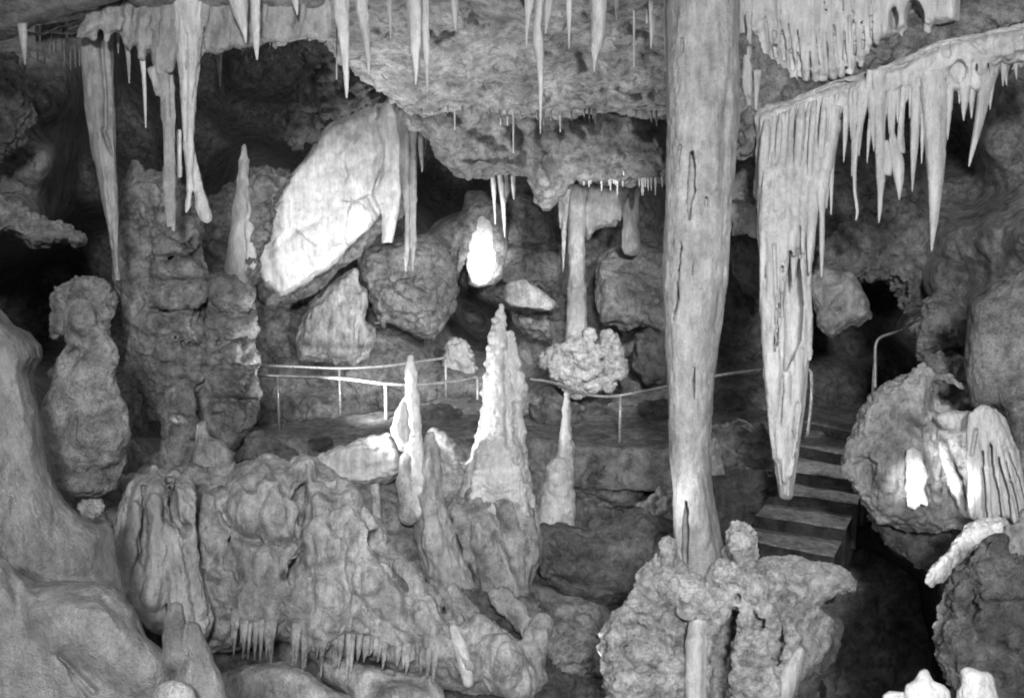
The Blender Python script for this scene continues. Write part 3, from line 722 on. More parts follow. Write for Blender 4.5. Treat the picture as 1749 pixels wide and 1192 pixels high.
body('flowstone_drape', S, 'column_stone', [('bil', 10, -2.4, (1, .1, 1), 3), ('fbm', 30, 2, (1, .3, 1), 2)], [([(701, 220), (702, 450)], 2, -6)],
     'long grey fluted drape hanging right behind the bright white one', 'flowstone drape')
spike('stalactite', [(719, 228, 5), (719, 255, 5), (721, 280, 3), (721, 294, 1)], 15.2, 'flowstone', 'short pointed stalactite just right of the long grey drape', 'stalactite')
spike('stalactite', [(727, 222, 4), (726, 250, 2.5), (725, 270, .8)], 15.3, 'limestone', 'faint thin stalactite touching the short pointed one by the drape', 'stalactite')
# curtain rock and boulders behind the railing
S = Solid(17, 4, 7)
S.poly([(598, 462), (608, 480), (628, 496), (632, 520), (622, 545), (640, 560), (645, 548), (640, 580), (628, 610), (606, 628), (560, 618), (512, 616), (503, 585), (512, 545), (530, 515), (560, 490)], 18, 34)
for pts in [[(604, 466, 20, 5), (602, 520, 30, 8), (604, 590, 26, 6), (600, 625, 20, 3)], [(580, 490, 16, 8), (576, 560, 24, 10), (572, 620, 14, 6)], [(622, 520, 14, 6), (618, 560, 20, 7)], [(545, 520, 12, 9), (540, 600, 20, 10)]]: S.chain(pts)
body('flowstone_drape', S, 'flowstone', [('fbm', 60, 8, (1, .5, 1), 3), ('bil', 20, -5, (1, .25, 1), 3), ('rid', 12, 2, (1, 1, 1), 2)], [([(612, 500), (608, 600)], 5, -9), ([(560, 520), (555, 610)], 6, -7)],
     'pleated grey flowstone curtain standing behind the left railing', 'flowstone drape')
S = Solid(18, 4, 8)
S.poly([(604, 440), (630, 425), (680, 412), (710, 404), (740, 405), (765, 422), (778, 455), (780, 500), (774, 535), (758, 556), (744, 582), (722, 576), (690, 562), (664, 548), (655, 560), (640, 540), (628, 500), (612, 476)], 36, 50)
S.ball(700, 500, 34, 44, (1.2, .8, .7))
S.bump(700, 500, 40, 16, (1.3, .7, 1))
for (u, l) in [(654, 6), (664, 10), (676, 16), (690, 24), (698, 14), (707, 36), (716, 18), (728, 14), (740, 8)]: S.ridge([(u, 500, 8), (u + 1, 524, 7), (u + 1, 536 + l, 3)], 1.0)
body('boulder', S, 'limestone', [('fbm', 70, 10, (1, 1, 1), 3), ('bil', 28, 6, (1, 1, 1), 3), ('rid', 13, 3, (1, 1, 1), 3)], [([(622, 500), (645, 515), (655, 525)], 5, -16), ([(735, 430), (760, 470), (765, 520)], 8, -7)],
     'big rounded boulder with a fringe of drips, behind the railing and below the white drape', 'boulder')
S = Solid(19.3, 5, 10)
S.poly([(425, 515), (470, 518), (505, 520), (520, 560), (512, 620), (520, 690), (480, 740), (430, 740), (420, 640)], 26, 40)
body('boulder', S, 'limestone', ROUGH(.9, .7), [([(500, 530), (508, 600), (504, 640)], 6, -20), ([(450, 560), (475, 590)], 8, -10)], 'rough grey rock face behind the left end of the railing', 'rock')
S = Solid(18.6, 5, 10)
S.poly([(505, 640), (560, 622), (620, 632), (650, 600), (690, 610), (700, 650), (690, 720), (640, 740), (560, 730), (500, 720)], 26, 36)
body('boulder', S, 'dark_limestone', ROUGH(1.0, .6), [([(600, 660), (605, 720)], 8, -16), ([(535, 650), (545, 710)], 8, -12)], 'dark broken rock bank seen through the left railing', 'rock')
S = Solid(18.2, 4, 7)
S.poly([(762, 592), (772, 580), (792, 582), (806, 600), (815, 625), (820, 645), (800, 650), (780, 670), (752, 672), (750, 640), (756, 610)], 14, 26)
body('boulder', S, 'pale_flowstone', ROUGH(.6, .5), [([(778, 620), (786, 640), (776, 655)], 5, -12), ([(765, 600), (768, 640)], 3, -5)], 'pale broken rock behind the far railing post, left of the tallest stalagmite', 'rock')
S = Solid(20, 4, 8)
S.poly([(715, 405), (745, 375), (790, 360), (800, 330), (825, 330), (850, 350), (868, 380), (862, 430), (858, 470), (842, 490), (812, 492), (800, 486), (795, 450), (780, 480), (770, 430)], 20, 40)
gw = body('flowstone_wall', S, 'limestone', [('fbm', 60, 8, (1, .8, 1), 3), ('fbm', 24, 5, (1, .5, 1), 4), ('rid', 8, 1.5, (1, 1, 1), 2)], [([(782, 400), (770, 450)], 8, -12)],
     'flowstone face with a glaring white patch lit by a hidden lamp, in the middle of the cave', 'flowstone')
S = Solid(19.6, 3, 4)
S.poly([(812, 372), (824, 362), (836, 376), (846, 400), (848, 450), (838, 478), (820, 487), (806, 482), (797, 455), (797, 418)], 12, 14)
body('lit_patch', S, 'calcite', [('fbm', 30, 5, (1, 1, 1), 4), ('knb', 9, 2)], parent=gw)  # pool of lamp light put into the colour as pale stone
S = Solid(20.6, 4, 8)
S.poly([(850, 395), (862, 335), (890, 330), (925, 345), (965, 420), (965, 480), (935, 490), (905, 480), (865, 480), (855, 440)], 20, 34)
for k in range(7): S.chain([(866 + k * 14, 418, 28, 9), (867 + k * 14, 475, 30, 6)])
body('flowstone_wall', S, 'limestone', [('fbm', 60, 8, (1, .6, 1), 3), ('bil', 16, -4, (1, .2, 1), 3)], [([(850, 415), (960, 425)], 6, -16)],
     'dim fluted flowstone behind the pale wedge, right of the glaring patch', 'flowstone')
for pts, lab in [([(842, 298, 5), (843, 320, 4.5), (844, 345, 2.5), (846, 384, 1)], 'left and thinnest of the three pale stalactites under the low roof centre'),
                 ([(855, 294, 6), (857, 320, 6), (859, 345, 4), (861, 380, 3), (862, 406, 1)], 'longest of the three pale stalactites under the low roof centre'),
                 ([(877, 298, 5), (877, 320, 4), (878, 341, 1.5)], 'right and shortest of the three pale stalactites under the low roof centre')]:
    spike('stalactite', pts, 14.4, 'pale_flowstone', lab, 'stalactite')
S = Solid(14.4, 3, 3); S.chain([(864, 296, -2, 6), (865, 325, -2, 6), (863, 345, -2, 3)])
body('stalactite', S, 'flowstone', PLAIN(.2), (), 'flat blade of stalactite fused beside the longest of the three under the low roof', 'stalactite')
# pale wedge and shelf behind the tallest stalagmite
S = Solid(16.4, 3.6, 5)
S.poly([(862, 486), (872, 478), (897, 474), (912, 486), (936, 504), (949, 516), (946, 528), (932, 533), (900, 528), (872, 526), (860, 515)], 10, 16)
body('fallen_slab', S, 'flowstone', [('fbm', 60, 5, (1, 1, 1), 3), ('rid', 14, 1.5, (1, 1, 1), 3)], [([(866, 518), (900, 526), (940, 530)], 3, 3)], 'pale wedge of fallen rock with a sharp point, behind the tallest stalagmite', 'rock')
S = Solid(17.5, 4, 8)
S.poly([(895, 478), (930, 485), (960, 500), (985, 540), (985, 600), (955, 598), (925, 580), (880, 560), (870, 530), (905, 536), (945, 535), (952, 515), (930, 498)], 16, 34)
body('boulder', S, 'limestone', ROUGH(.6, .5), [([(900, 500), (950, 540)], 6, -10)], 'grey sloping rock below and behind the pale wedge', 'rock')
# middle column with its knobbly base
S = Solid(15.6, 3.4, 5)
S.chain([(990, 300, 0, 24), (988, 330, 0, 16), (985, 370, 0, 14), (984, 430, 0, 14), (984, 480, 0, 14), (985, 495, 0, 16), (986, 560, 0, 17), (986, 600, 0, 24)])
body('cave_column', S, 'column_stone', [('fbm', 50, 4, (1, .4, 1), 3), ('bil', 12, -2.0, (1, .3, 1), 3)], [([(968, 494), (1002, 494)], 2.5, -5), ([(975, 430), (995, 432)], 3, -2)],
     'slim mid-distance column standing on a knobbly popcorn base', 'cave column')
S = Solid(15.4, 3.2, 8)
for (u, v, w, r) in [(955, 610, 0, 22), (985, 602, 8, 26), (1000, 625, 10, 28), (962, 638, 4, 22), (985, 655, 4, 20), (1010, 655, 4, 16), (1008, 575, 6, 10), (1006, 592, 6, 12), (935, 612, -6, 14), (1020, 600, -4, 14)]: S.ball(u, v, w, r)
body('boulder', S, 'popcorn_stone', KNOB(.8, .55), (), 'knobbly popcorn mound at the foot of the slim mid-distance column', 'rock')
S = Solid(15.8, 3.2, 8)
for (u, v, w, r) in [(1040, 605, 0, 22), (1048, 630, 4, 22), (1035, 652, 4, 18), (1042, 580, -4, 16), (1030, 625, 0, 18)]: S.ball(u, v, w, r)
body('boulder', S, 'popcorn_stone', KNOB(.8, .55), (), 'smaller knobbly popcorn boulder right of the slim column base', 'rock')
S = Solid(15.2, 3, 4)
S.chain([(968, 308, 0, 10), (965, 345, 0, 7), (963, 400, 0, 4.5), (962, 466, 0, 1.2)]); S.chain([(960, 318, -2, 8), (957, 350, -2, 4), (957, 390, -2, 1.5)])
body('stalactite', S, 'flowstone', [('bil', 9, -1.6, (1, .15, 1), 2)], (), 'thin double stalactite hanging just left of the slim mid-distance column', 'stalactite')
S = Solid(16, 3.4, 6)
S.poly([(990, 296), (1080, 296), (1078, 330), (1066, 350), (1060, 372), (1050, 388), (1034, 386), (1018, 392), (1004, 410), (992, 380)], 12, 22)
for (u, l) in [(1000, 350), (1010, 345), (1020, 362), (1031, 352), (1040, 366), (1050, 352), (1058, 380)]: S.chain([(u, 310, 18, 5), (u + 1, l - 15, 20, 4), (u + 1, l, 18, 1.5)])
body('flowstone_drape', S, 'column_stone', [('fbm', 40, 4, (1, .5, 1), 3), ('bil', 12, -3, (1, .25, 1), 3)], (), 'short ragged grey drape joining the roof right of the slim column', 'flowstone drape')
S = Solid(16.2, 3.2, 5)
S.chain([(1066, 296, 0, 8), (1068, 330, 0, 6), (1072, 370, 0, 8), (1076, 400, 0, 14), (1078, 420, 0, 18)]); S.chain([(1088, 296, 0, 8), (1088, 330, -2, 5), (1086, 370, -2, 6), (1080, 400, -2, 10)])
body('cave_column', S, 'column_stone', [('bil', 12, -2.5, (1, .2, 1), 3)], (), 'short paired column on the grey shelf just left of the great column', 'cave column')
S = Solid(17.4, 4.4, 10)
S.poly([(1018, 440), (1030, 425), (1070, 410), (1110, 415), (1160, 425), (1200, 460), (1200, 600), (1150, 610), (1130, 580), (1095, 560), (1070, 575), (1050, 552), (1030, 555), (1018, 520)], 30, 50)
body('boulder', S, 'limestone', [('fbm', 80, 14, (1, 1, 1), 3), ('bil', 34, 7, (1, 1, 1), 3), ('rid', 13, 2.5, (1, 1, 1), 3)],
     [([(1035, 465), (1070, 475), (1110, 505), (1140, 525)], 10, -14), ([(1030, 445), (1080, 448)], 8, 8), ([(1085, 510), (1075, 560)], 7, -8)], 'broad pale sloping rock shelf left of the great column', 'rock')
S = Solid(16.6, 4.4, 8)
S.poly([(1085, 570), (1110, 560), (1145, 575), (1160, 620), (1150, 660), (1100, 655), (1080, 630)], 18, 30)
body('boulder', S, 'dark_limestone', KNOB(.6, .6), (), 'dim knobbly rock against the great column above the right railing', 'rock')

# tallest stalagmite
S = Solid(10.2, 3.0, 7)
S.chain([(857, 524, -8, 5), (853, 548, -8, 10), (850, 580, -8, 15), (850, 620, -6, 19), (850, 660, -4, 23), (850, 710, 0, 26), (849, 745, 4, 32), (849, 780, 10, 43), (850, 820, 10, 50), (853, 850, 2, 50), (858, 890, -20, 40)])
S.chain([(815, 800, 10, 20), (802, 850, 12, 16), (796, 885, 0, 10)]); S.chain([(885, 800, 0, 18), (898, 855, 2, 14), (906, 890, -6, 10)])
for (u0, v0, u1, v1) in [(832, 800, 826, 880), (850, 790, 852, 900), (868, 800, 878, 900), (884, 800, 898, 900), (816, 810, 806, 890)]: S.chain([(u0, v0, 48, 7), (u1, v1 - 16, 40, 8)])
S.chain([(872, 570, -8, 5), (878, 620, -10, 10), (880, 680, -8, 12), (879, 730, -8, 13), (884, 790, -8, 20)])
S.chain([(891, 640, -12, 5), (895, 660, -12, 8), (893, 690, -12, 6)]); S.chain([(886, 720, -6, 9), (890, 738, -8, 9), (887, 752, -8, 6)])
for (u, v, r) in [(840, 570, 6), (837, 595, 7), (833, 622, 7), (831, 645, 8), (828, 672, 8), (828, 700, 8), (825, 722, 9), (820, 745, 9), (846, 548, 6), (858, 590, 6), (862, 640, 7), (868, 700, 7)]: S.ball(u, v, 6, r, (1, .8, 1))
body('stalagmite', S, 'pale_flowstone', [('fbm', 60, 4, (1, 1, 1), 2), ('knb', 18, 2.4, (1, 1.2, 1)), ('fbm', 15, 3, (1, 1.1, 1), 3), ('bil', 7, -1.8, (1, 1, 1), 2)],
     [([(862, 600), (866, 700), (868, 760)], 5, -7), ([(806, 786), (830, 780), (862, 786)], 5, -2), ([(870, 660), (875, 720)], 4, 5)], 'tallest bright stalagmite, lumpy and white on its left side, in the middle of the cave', 'stalagmite')
S = Solid(10.2, 4, 10)
S.poly([(798, 850), (815, 815), (835, 825), (850, 812), (868, 826), (888, 815), (904, 850), (914, 890), (918, 920), (921, 960), (908, 1000), (900, 1050), (880, 1035), (850, 1042), (820, 1020), (808, 985), (790, 950), (772, 920), (756, 880), (770, 840), (785, 845)], 44, 56, 0)
for pts in [[(880, 900, 40, 16), (890, 960, 44, 14), (880, 1030, 36, 10)], [(815, 850, 28, 20), (830, 920, 44, 18), (845, 1000, 44, 14)], [(900, 880, 10, 16), (908, 940, 18, 14)], [(785, 870, 10, 14), (800, 930, 30, 14)]]: S.chain(pts)
S.ridge([(815, 830, 7), (806, 868, 10), (822, 930, 14), (838, 1010, 12)], .7); S.ridge([(852, 826, 7), (862, 872, 10), (884, 930, 14), (892, 1010, 12)], .7); S.ridge([(780, 900, 8), (800, 950, 11)], .7); S.ridge([(902, 890, 8), (910, 950, 10)], .7)
body('flowstone_mound', S, 'flowstone', [('fbm', 90, 12, (1, .6, 1), 3), ('bil', 30, -7, (1, .3, 1), 3), ('fbm', 22, 4, (1, .6, 1), 4)],
     [([(800, 880), (840, 870), (860, 900), (905, 960)], 9, -12), ([(850, 930), (880, 990), (885, 1040)], 7, -10), ([(752, 850), (790, 900)], 6, 8), ([(870, 870), (900, 925)], 8, -8)],
     'rippled flowstone mound under the tallest bright stalagmite', 'flowstone')
# slim stalagmite with its long skirt
S = Solid(9.8, 3.2, 6)
S.chain([(701, 611, 0, 5), (702, 640, 0, 9), (704, 680, 0, 11), (706, 720, 0, 13), (708, 770, 0, 15), (712, 820, 0, 18), (716, 870, 0, 20)])
S.chain([(690, 685, -2, 5), (684, 710, -2, 10), (680, 735, -2, 11), (690, 760, -2, 10)])
body('stalagmite', S, 'calcite', [('fbm', 40, 3, (1, .6, 1), 3), ('bil', 12, -2.2, (1, .7, 1), 2)], [([(692, 690), (694, 750)], 4, -7), ([(694, 775), (698, 782)], 4, -6)],
     'slim pointed white stalagmite in front of the railing, left of the tallest one', 'stalagmite')
S = Solid(9.8, 3.6, 7)
S.chain([(696, 785, 0, 13), (694, 830, 2, 16), (698, 880, 2, 18)]); S.ball(690, 825, 8, 13, (1, 1.2, 1))
body('stalagmite', S, 'flowstone', PLAIN(.4, .6), (), 'smooth lobed stalagmite stub at the foot of the slim pointed one', 'stalagmite')
S = Solid(9.9, 4, 9)
S.poly([(716, 800), (732, 760), (745, 790), (752, 850), (775, 905), (800, 960), (815, 1010), (800, 1028), (765, 1035), (745, 1020), (725, 985), (715, 930), (708, 880)], 28, 44)
S.chain([(734, 745, 0, 9), (735, 765, 0, 11), (738, 800, 0, 16)]); S.chain([(722, 850, 20, 16), (745, 930, 34, 18), (775, 1000, 30, 16)])
body('flowstone_mound', S, 'column_stone', [('fbm', 80, 10, (1, .6, 1), 3), ('bil', 34, -7, (1, .35, 1), 3), ('rid', 14, 2.0, (1, .8, 1), 3)],
     [([(756, 860), (790, 930)], 4, 8), ([(740, 800), (755, 840)], 5, -8)], 'dark streaked flowstone skirt running down from the slim pointed stalagmite', 'flowstone')
S = Solid(10.8, 3.6, 7)
S.chain([(742, 740, 0, 8), (756, 760, 0, 16), (775, 790, 0, 26), (778, 830, 0, 30)])
body('stalagmite', S, 'flowstone', KNOB(.5, .7), (), 'low rounded stump between the slim and the tallest stalagmites', 'stalagmite')
# path edge rock (bright brow)
S = Solid(10.6, 3.8, 8)
S.poly([(535, 785), (560, 768), (600, 752), (640, 742), (672, 738), (690, 760), (690, 805), (660, 825), (620, 830), (590, 828), (570, 835), (545, 815)], 22, 40)
body('boulder', S, 'pale_flowstone', [('fbm', 60, 10, (1, 1, 1), 3), ('blk', 40, 4), ('bil', 26, -5, (.5, 1, 1), 3), ('rid', 12, 1.6, (1, 1, 1), 2)], [([(545, 790), (620, 800), (680, 790)], 7, -4), ([(560, 815), (640, 822)], 5, 5)],
     'bright smooth brow of rock at the edge of the path, left of the slim stalagmite', 'rock')
spike('stalagmite', [(642, 905, 13), (643, 880, 8), (642, 850, 7.5), (639, 826, 8)], 9.7, 'flowstone', 'small post of flowstone propping the bright brow of rock', 'stalagmite', rough=.2)

S = Solid(10.9, 4, 10)
S.poly([(690, 790), (740, 770), (800, 770), (830, 800), (830, 900), (720, 930), (690, 880)], 24, 40)
body('flowstone_mound', S, 'flowstone', ROUGH(.6, .6), (), 'shadowed rock filling the gap behind the slim and the tallest stalagmites', 'flowstone')
S = Solid(11.8, 4, 10)
S.poly([(895, 770), (930, 800), (1000, 880), (1010, 920), (930, 930), (905, 880)], 20, 36)
body('boulder', S, 'limestone', ROUGH(.6, .5), (), 'dim rock at the foot of the plinth, right of the tallest stalagmite', 'rock')
for (pl, D, lab) in [([(905, 690), (940, 676), (990, 690), (1000, 740), (960, 780), (915, 770)], 13.6, 'low dark rock under the sagging handrail, left of the candle stalagmite'),
                     ([(990, 700), (1030, 690), (1060, 705), (1050, 745), (1005, 750)], 14.2, 'small dark rock on the path behind the right railing post'),
                     ([(700, 700), (740, 690), (790, 700), (800, 740), (740, 760), (705, 745)], 13.9, 'dark rock on the path between the slim and the tallest stalagmites'),
                     ([(1090, 690), (1130, 680), (1180, 690), (1190, 730), (1130, 745), (1095, 730)], 14.0, 'dim rock on the path beside the great column')]:
    S = Solid(D, 4, 8); S.poly(pl, 16, 24); body('boulder', S, 'dark_limestone', ROUGH(.6, .5), (), lab, 'rock')
# right-hand little stalagmite on its plinth
S = Solid(11.6, 3.0, 5)
S.chain([(968, 674, 0, 5.5), (968, 700, 0, 7), (966, 735, 0, 9), (966, 765, 0, 13), (964, 790, 0, 15), (958, 812, 0, 18)])
body('stalagmite', S, 'pale_flowstone', [('fbm', 30, 3, (1, 1, 1), 2), ('bil', 11, -2.6, (1, 1, 1), 2)], (), 'thin candle stalagmite on a pale plinth, just under the right railing', 'stalagmite')
S = Solid(11.5, 3.2, 6)
S.chain([(956, 805, 0, 24), (954, 840, 0, 26), (950, 880, 0, 30), (948, 910, 0, 32)])
body('stalagmite', S, 'calcite', [('fbm', 40, 6, (1, 1, 1), 3), ('knb', 14, 3), ('fbm', 10, 2)], [([(966, 890), (976, 910)], 8, -9)], 'thick pale popcorn plinth under the thin candle stalagmite', 'stalagmite')
# boulders round the right of the path
S = Solid(12.2, 3.8, 8)
S.poly([(1000, 785), (1020, 775), (1060, 782), (1090, 800), (1102, 822), (1095, 845), (1070, 868), (1040, 875), (1005, 860), (985, 885), (980, 840), (990, 810)], 24, 40)
body('boulder', S, 'limestone', KNOB(.9, .7), [([(1000, 850), (1050, 870)], 14, -14)], 'rough rounded boulder below the right railing post', 'boulder')
S = Solid(12.8, 3.8, 8)
S.poly([(1020, 770), (1060, 758), (1110, 752), (1150, 748), (1170, 800), (1150, 850), (1120, 830), (1104, 818), (1085, 790)], 18, 34)
body('boulder', S, 'dark_limestone', KNOB(1.0, .6), (), 'heap of dark knobbly rubble between the boulder and the great column', 'rubble')
S = Solid(11.4, 3.8, 6)
S.poly([(1086, 862), (1105, 852), (1125, 830), (1140, 832), (1170, 840), (1240, 870), (1260, 900), (1200, 905), (1150, 896), (1110, 884)], 8, 14)
body('fallen_slab', S, 'limestone', ROUGH(.4, .5), (), 'pale tilted slab lying against the left of the great column', 'rock slab')
S = Solid(10.6, 4, 10)
S.poly([(918, 905), (960, 900), (1010, 905), (1060, 880), (1090, 868), (1150, 895), (1180, 930), (1120, 990), (1090, 1040), (1050, 1030), (1010, 1040), (960, 1020), (925, 990), (915, 950)], 34, 60)
body('boulder', S, 'dark_limestone', [('fbm', 90, 20, (1, 1, 1), 3), ('bil', 36, 9, (1, 1, 1), 3), ('rid', 15, 3, (1, 1, 1), 3)],
     [([(925, 915), (990, 940)], 20, 10), ([(990, 905), (1050, 925)], 8, -9), ([(960, 1000), (1040, 1010)], 12, -12)], 'large angular dark boulder between the mound and the great column', 'boulder')
S = Solid(9.6, 4, 10)
S.poly([(906, 1060), (950, 1050), (990, 1068), (1040, 1080), (1060, 1110), (1045, 1150), (1010, 1155), (970, 1165), (930, 1150), (900, 1120)], 24, 46)
body('boulder', S, 'limestone', [('fbm', 70, 12, (1, 1, 1), 3), ('bil', 26, 7, (1, 1, 1), 3), ('rid', 12, 3, (1, 1, 1), 3)], (), 'grey block low in front of the dark angular boulder', 'boulder')

# ---------------------------------------------------------------- walkway
def slab_from(name, pts, z, thick, mat, rough=0.02, label=None, cat=None, kind=None):
    """ground patch: outline in pixels laid on height z"""
    u = np.array([p[0] for p in pts], float); v = np.array([p[1] for p in pts], float)
    P = at(u, v, depth_at_z(u, v, z))
    x0, x1, y0, y1 = P[:, 0].min(), P[:, 0].max(), P[:, 1].min(), P[:, 1].max()
    st = 0.06
    X, Y = np.meshgrid(np.arange(x0 - st, x1 + 2 * st, st), np.arange(y0 - st, y1 + 2 * st, st), indexing='ij')
    d = poly_sdf([(a, b) for a, b in P[:, :2]], X, Y)
    p = np.stack([X.ravel(), Y.ravel(), 0 * X.ravel()], 1)
    Z = z + (rough * noise('fbm', p / 0.7, 4) + rough * .5 * noise('bil', p / .15, 3)).reshape(X.shape) - thick * np.clip(-d / 0.12, 0, 1)
    keep = d > -0.25
    idx = np.full(X.shape, -1); idx[keep] = np.arange(keep.sum())
    V = np.stack([X[keep], Y[keep], Z[keep]], 1)
    a, b, c, e = idx[:-1, :-1].ravel(), idx[1:, :-1].ravel(), idx[1:, 1:].ravel(), idx[:-1, 1:].ravel()
    Q = np.stack([a, b, c, e], 1); Q = Q[(Q >= 0).all(1)]
    return tag(make_mesh(name, V, Q, mat), label, cat, None, kind)
slab_from('path', [(425, 728), (500, 718), (580, 712), (660, 700), (740, 682), (830, 676), (960, 690), (1060, 692), (1150, 700), (1320, 700), (1480, 690), (1480, 735), (1300, 742), (1150, 768),
                   (1050, 768), (960, 762), (880, 742), (800, 745), (700, 765), (620, 775), (520, 778), (440, 750)], 0.0, 0.5, 'path_dust', 0.05, kind='structure')
slab_from('path_bank', [(430, 742), (500, 735), (660, 742), (670, 775), (560, 800), (470, 800), (420, 780)], -0.05, 0.6, 'limestone', 0.12, kind='structure')
S = Solid(10.9, 3.6, 6)
S.poly([(425, 740), (450, 730), (480, 752), (505, 770), (510, 785), (495, 800), (440, 800), (400, 790)], 16, 26)
body('boulder', S, 'dark_limestone', ROUGH(.6, .5), (), 'dark rubble at the foot of the left railing post', 'rubble')
S = Solid(11.5, 3, 3)
S.poly([(512, 757), (535, 748), (568, 748), (570, 760), (545, 770), (520, 768)], 5, 6)
body('hole_plate', S, 'dark_rock', PLAIN(.1), (), 'dark hole in the path below the left railing, drawn as a flat black plate', 'plate')  # black plate put in for the dark hole

# ---------------------------------------------------------------- railing
def px_pts(lst): return [at(u, v, D) for (u, v, D) in lst]
def railing(name, label, rails, posts, r=0.022):
    b = posts[0]
    base = at(b[0], b[2], b[3])
    t = empty(name, base, label, 'railing', 'cave path railings')
    for rp in rails: tube3('rail', smooth_path(px_pts(rp), 8), r, 'galvanised_steel', t)
    for (u, v0, v1, D) in posts:
        top = at(u, v0, D); bot = top.copy(); bot[2] = at(u, v1, D)[2] - 0.05
        tube3('post', [top, (top + bot) / 2, bot], r, 'galvanised_steel', t)
    return t
railing('railing', 'front metal railing with two bright posts along the left path edge', [[(437, 641, 12.9), (475, 642, 13), (580, 646, 13.3), (658, 655, 13.6), (720, 656, 14.2), (780, 651, 14.8), (816, 644, 15.2)]],
        [(474, 643, 734, 13), (658, 655, 745, 13.6), (815, 646, 742, 15.2)], 0.026)
railing('railing', 'rear metal railing along the far edge of the left path', [[(436, 624, 14.6), (500, 626, 14.8), (580, 629, 15), (650, 626, 15.3), (700, 620, 15.7), (762, 611, 16.2)]],
        [(579, 629, 724, 15), (761, 611, 686, 16.2), (437, 624, 672, 14.6)], 0.026)
railing('railing', 'sagging metal handrail running from behind the tallest stalagmite past the great column', [[(905, 648, 13.2), (935, 652, 13), (962, 660, 12.7), (990, 671, 12.5), (1030, 677, 12.3), (1062, 675, 12.2), (1100, 668, 12.2), (1145, 659, 12.2), (1222, 642, 12.2), (1305, 631, 12.2), (1366, 627, 12.2), (1380, 631, 12.2), (1386, 644, 12.2), (1385, 690, 12.2), (1379, 745, 12.2)]],
        [(1060, 676, 762, 12.2)], 0.024)
railing('railing', 'bent metal handrail by the top of the stairs under the right wall', [[(1495, 664, 13), (1495, 630, 13), (1495, 600, 13), (1497, 585, 13), (1506, 575, 13), (1530, 567, 13), (1548, 559, 13), (1572, 542, 13)]],
        [(1495, 600, 690, 13)], 0.022)
# ================================================================ great column and its pedestal
S = Solid(7.9, 2.7, 6)
S.poly([(1143, -60), (1142, 100), (1140, 200), (1138, 300), (1136, 420), (1136, 520), (1138, 620), (1142, 700), (1143, 780), (1150, 840), (1150, 930), (1140, 985), (1172, 1010), (1215, 1005), (1245, 970), (1230, 920), (1220, 860), (1216, 790), (1216, 720), (1222, 640), (1232, 560), (1242, 480), (1246, 400), (1254, 300), (1262, 200), (1262, 100), (1262, -60)], 46, 50)
S.ridge([(1240, 84, 6), (1234, 130, 10), (1224, 180, 11), (1220, 240, 10), (1222, 320, 6)], .3)
S.ridge([(1162, 820, 6), (1161, 880, 9), (1161, 930, 9), (1160, 985, 10)], .3)
S.ridge([(1190, 820, 12), (1196, 900, 18), (1205, 985, 22)], .25)
S.slit([(1182, 258, 2), (1181, 300, 4.6), (1182, 325, 5.4), (1177, 345, 4), (1178, 376, 2)], 26); S.slit([(1164, 412, 2), (1162, 450, 4.2), (1158, 510, 3.8), (1151, 548, 2)], 24)
S.slit([(1187, 628, 2), (1186, 650, 4), (1186, 682, 2.4)], 22); S.slit([(1172, 856, 2), (1171, 900, 4), (1170, 980, 3.6)], 30); S.slit([(1187, 443, 2.2), (1183, 470, 2.4)], 10); S.slit([(1206, 338, 2.6), (1207, 352, 2.6)], 10)
S.slit([(1164, 66, 2), (1164, 90, 2.4)], 8); S.slit([(1160, 250, 2.2), (1158, 290, 2.2)], 6)
body('great_column', S, 'column_stone', [('fbm', 120, 7, (1, .4, 1), 3), ('fbm', 36, 3, (1, .5, 1), 4), ('bil', 26, -1.8, (1, .25, 1), 3), ('fbm', 9, 1.3, (1, .6, 1), 3)],
     [([(1240, 160), (1235, 420), (1222, 560)], 7, -5)],
     'great thick stone column rising from the pedestal to the roof, cracked and wide at the top', 'cave column')
S = Solid(7.6, 3.6, 9)
S.poly([(1100, 985), (1090, 976), (1106, 968), (1130, 948), (1146, 925), (1160, 960), (1200, 985), (1235, 960), (1246, 905), (1262, 898), (1284, 904), (1290, 940), (1286, 970), (1300, 985), (1330, 1000), (1348, 1030), (1344, 1080),
        (1374, 1110), (1378, 1130), (1350, 1192), (1330, 1300), (1050, 1300), (1034, 1190), (1026, 1130), (1036, 1080), (1048, 1044), (1070, 1046), (1082, 1060), (1082, 1020)], 44, 60, -10)
for (u, v, r, p, sc) in [(1268, 935, 24, 26, (.9, 1.5, 1)), (1112, 990, 26, 22, (1, .9, 1)), (1102, 1036, 38, 26, (1, 1, 1)), (1148, 1010, 34, 28, (1, .9, 1)), (1186, 1030, 36, 40, (1, .9, 1)), (1236, 985, 28, 30, (1, 1, 1)), (1284, 1010, 28, 20, (1, 1, 1)), (1318, 1004, 26, 14, (1, 1.1, 1)),
                         (1060, 1062, 14, 14, (.9, 1.4, 1)), (1050, 1108, 18, 18, (.8, 1.6, 1)), (1110, 1120, 50, 30, (1, .9, 1)), (1085, 1170, 40, 24, (1, 1, 1)), (1150, 1160, 36, 26, (1, 1.2, 1)), (1290, 1112, 44, 34, (.9, 1, 1)), (1268, 1160, 26, 26, (1, 1.2, 1)), (1310, 1172, 28, 26, (1, 1.1, 1)), (1270, 1060, 30, 20, (1, .9, 1)),
                         (1140, 950, 20, 14, (.8, 1.4, 1)), (1150, 1080, 24, 20, (1, 1, 1)), (1310, 1050, 22, 18, (1, 1.2, 1)), (1290, 1195, 24, 20, (1, 1, 1))]:
    S.bump(u, v, r, p, sc)
S.ridge([(1345, 1020, 10), (1350, 1060, 15), (1346, 1100, 14)], .5); S.slit([(1256, 1046, 8), (1240, 1080, 17), (1230, 1130, 19), (1224, 1230, 19)], 90)
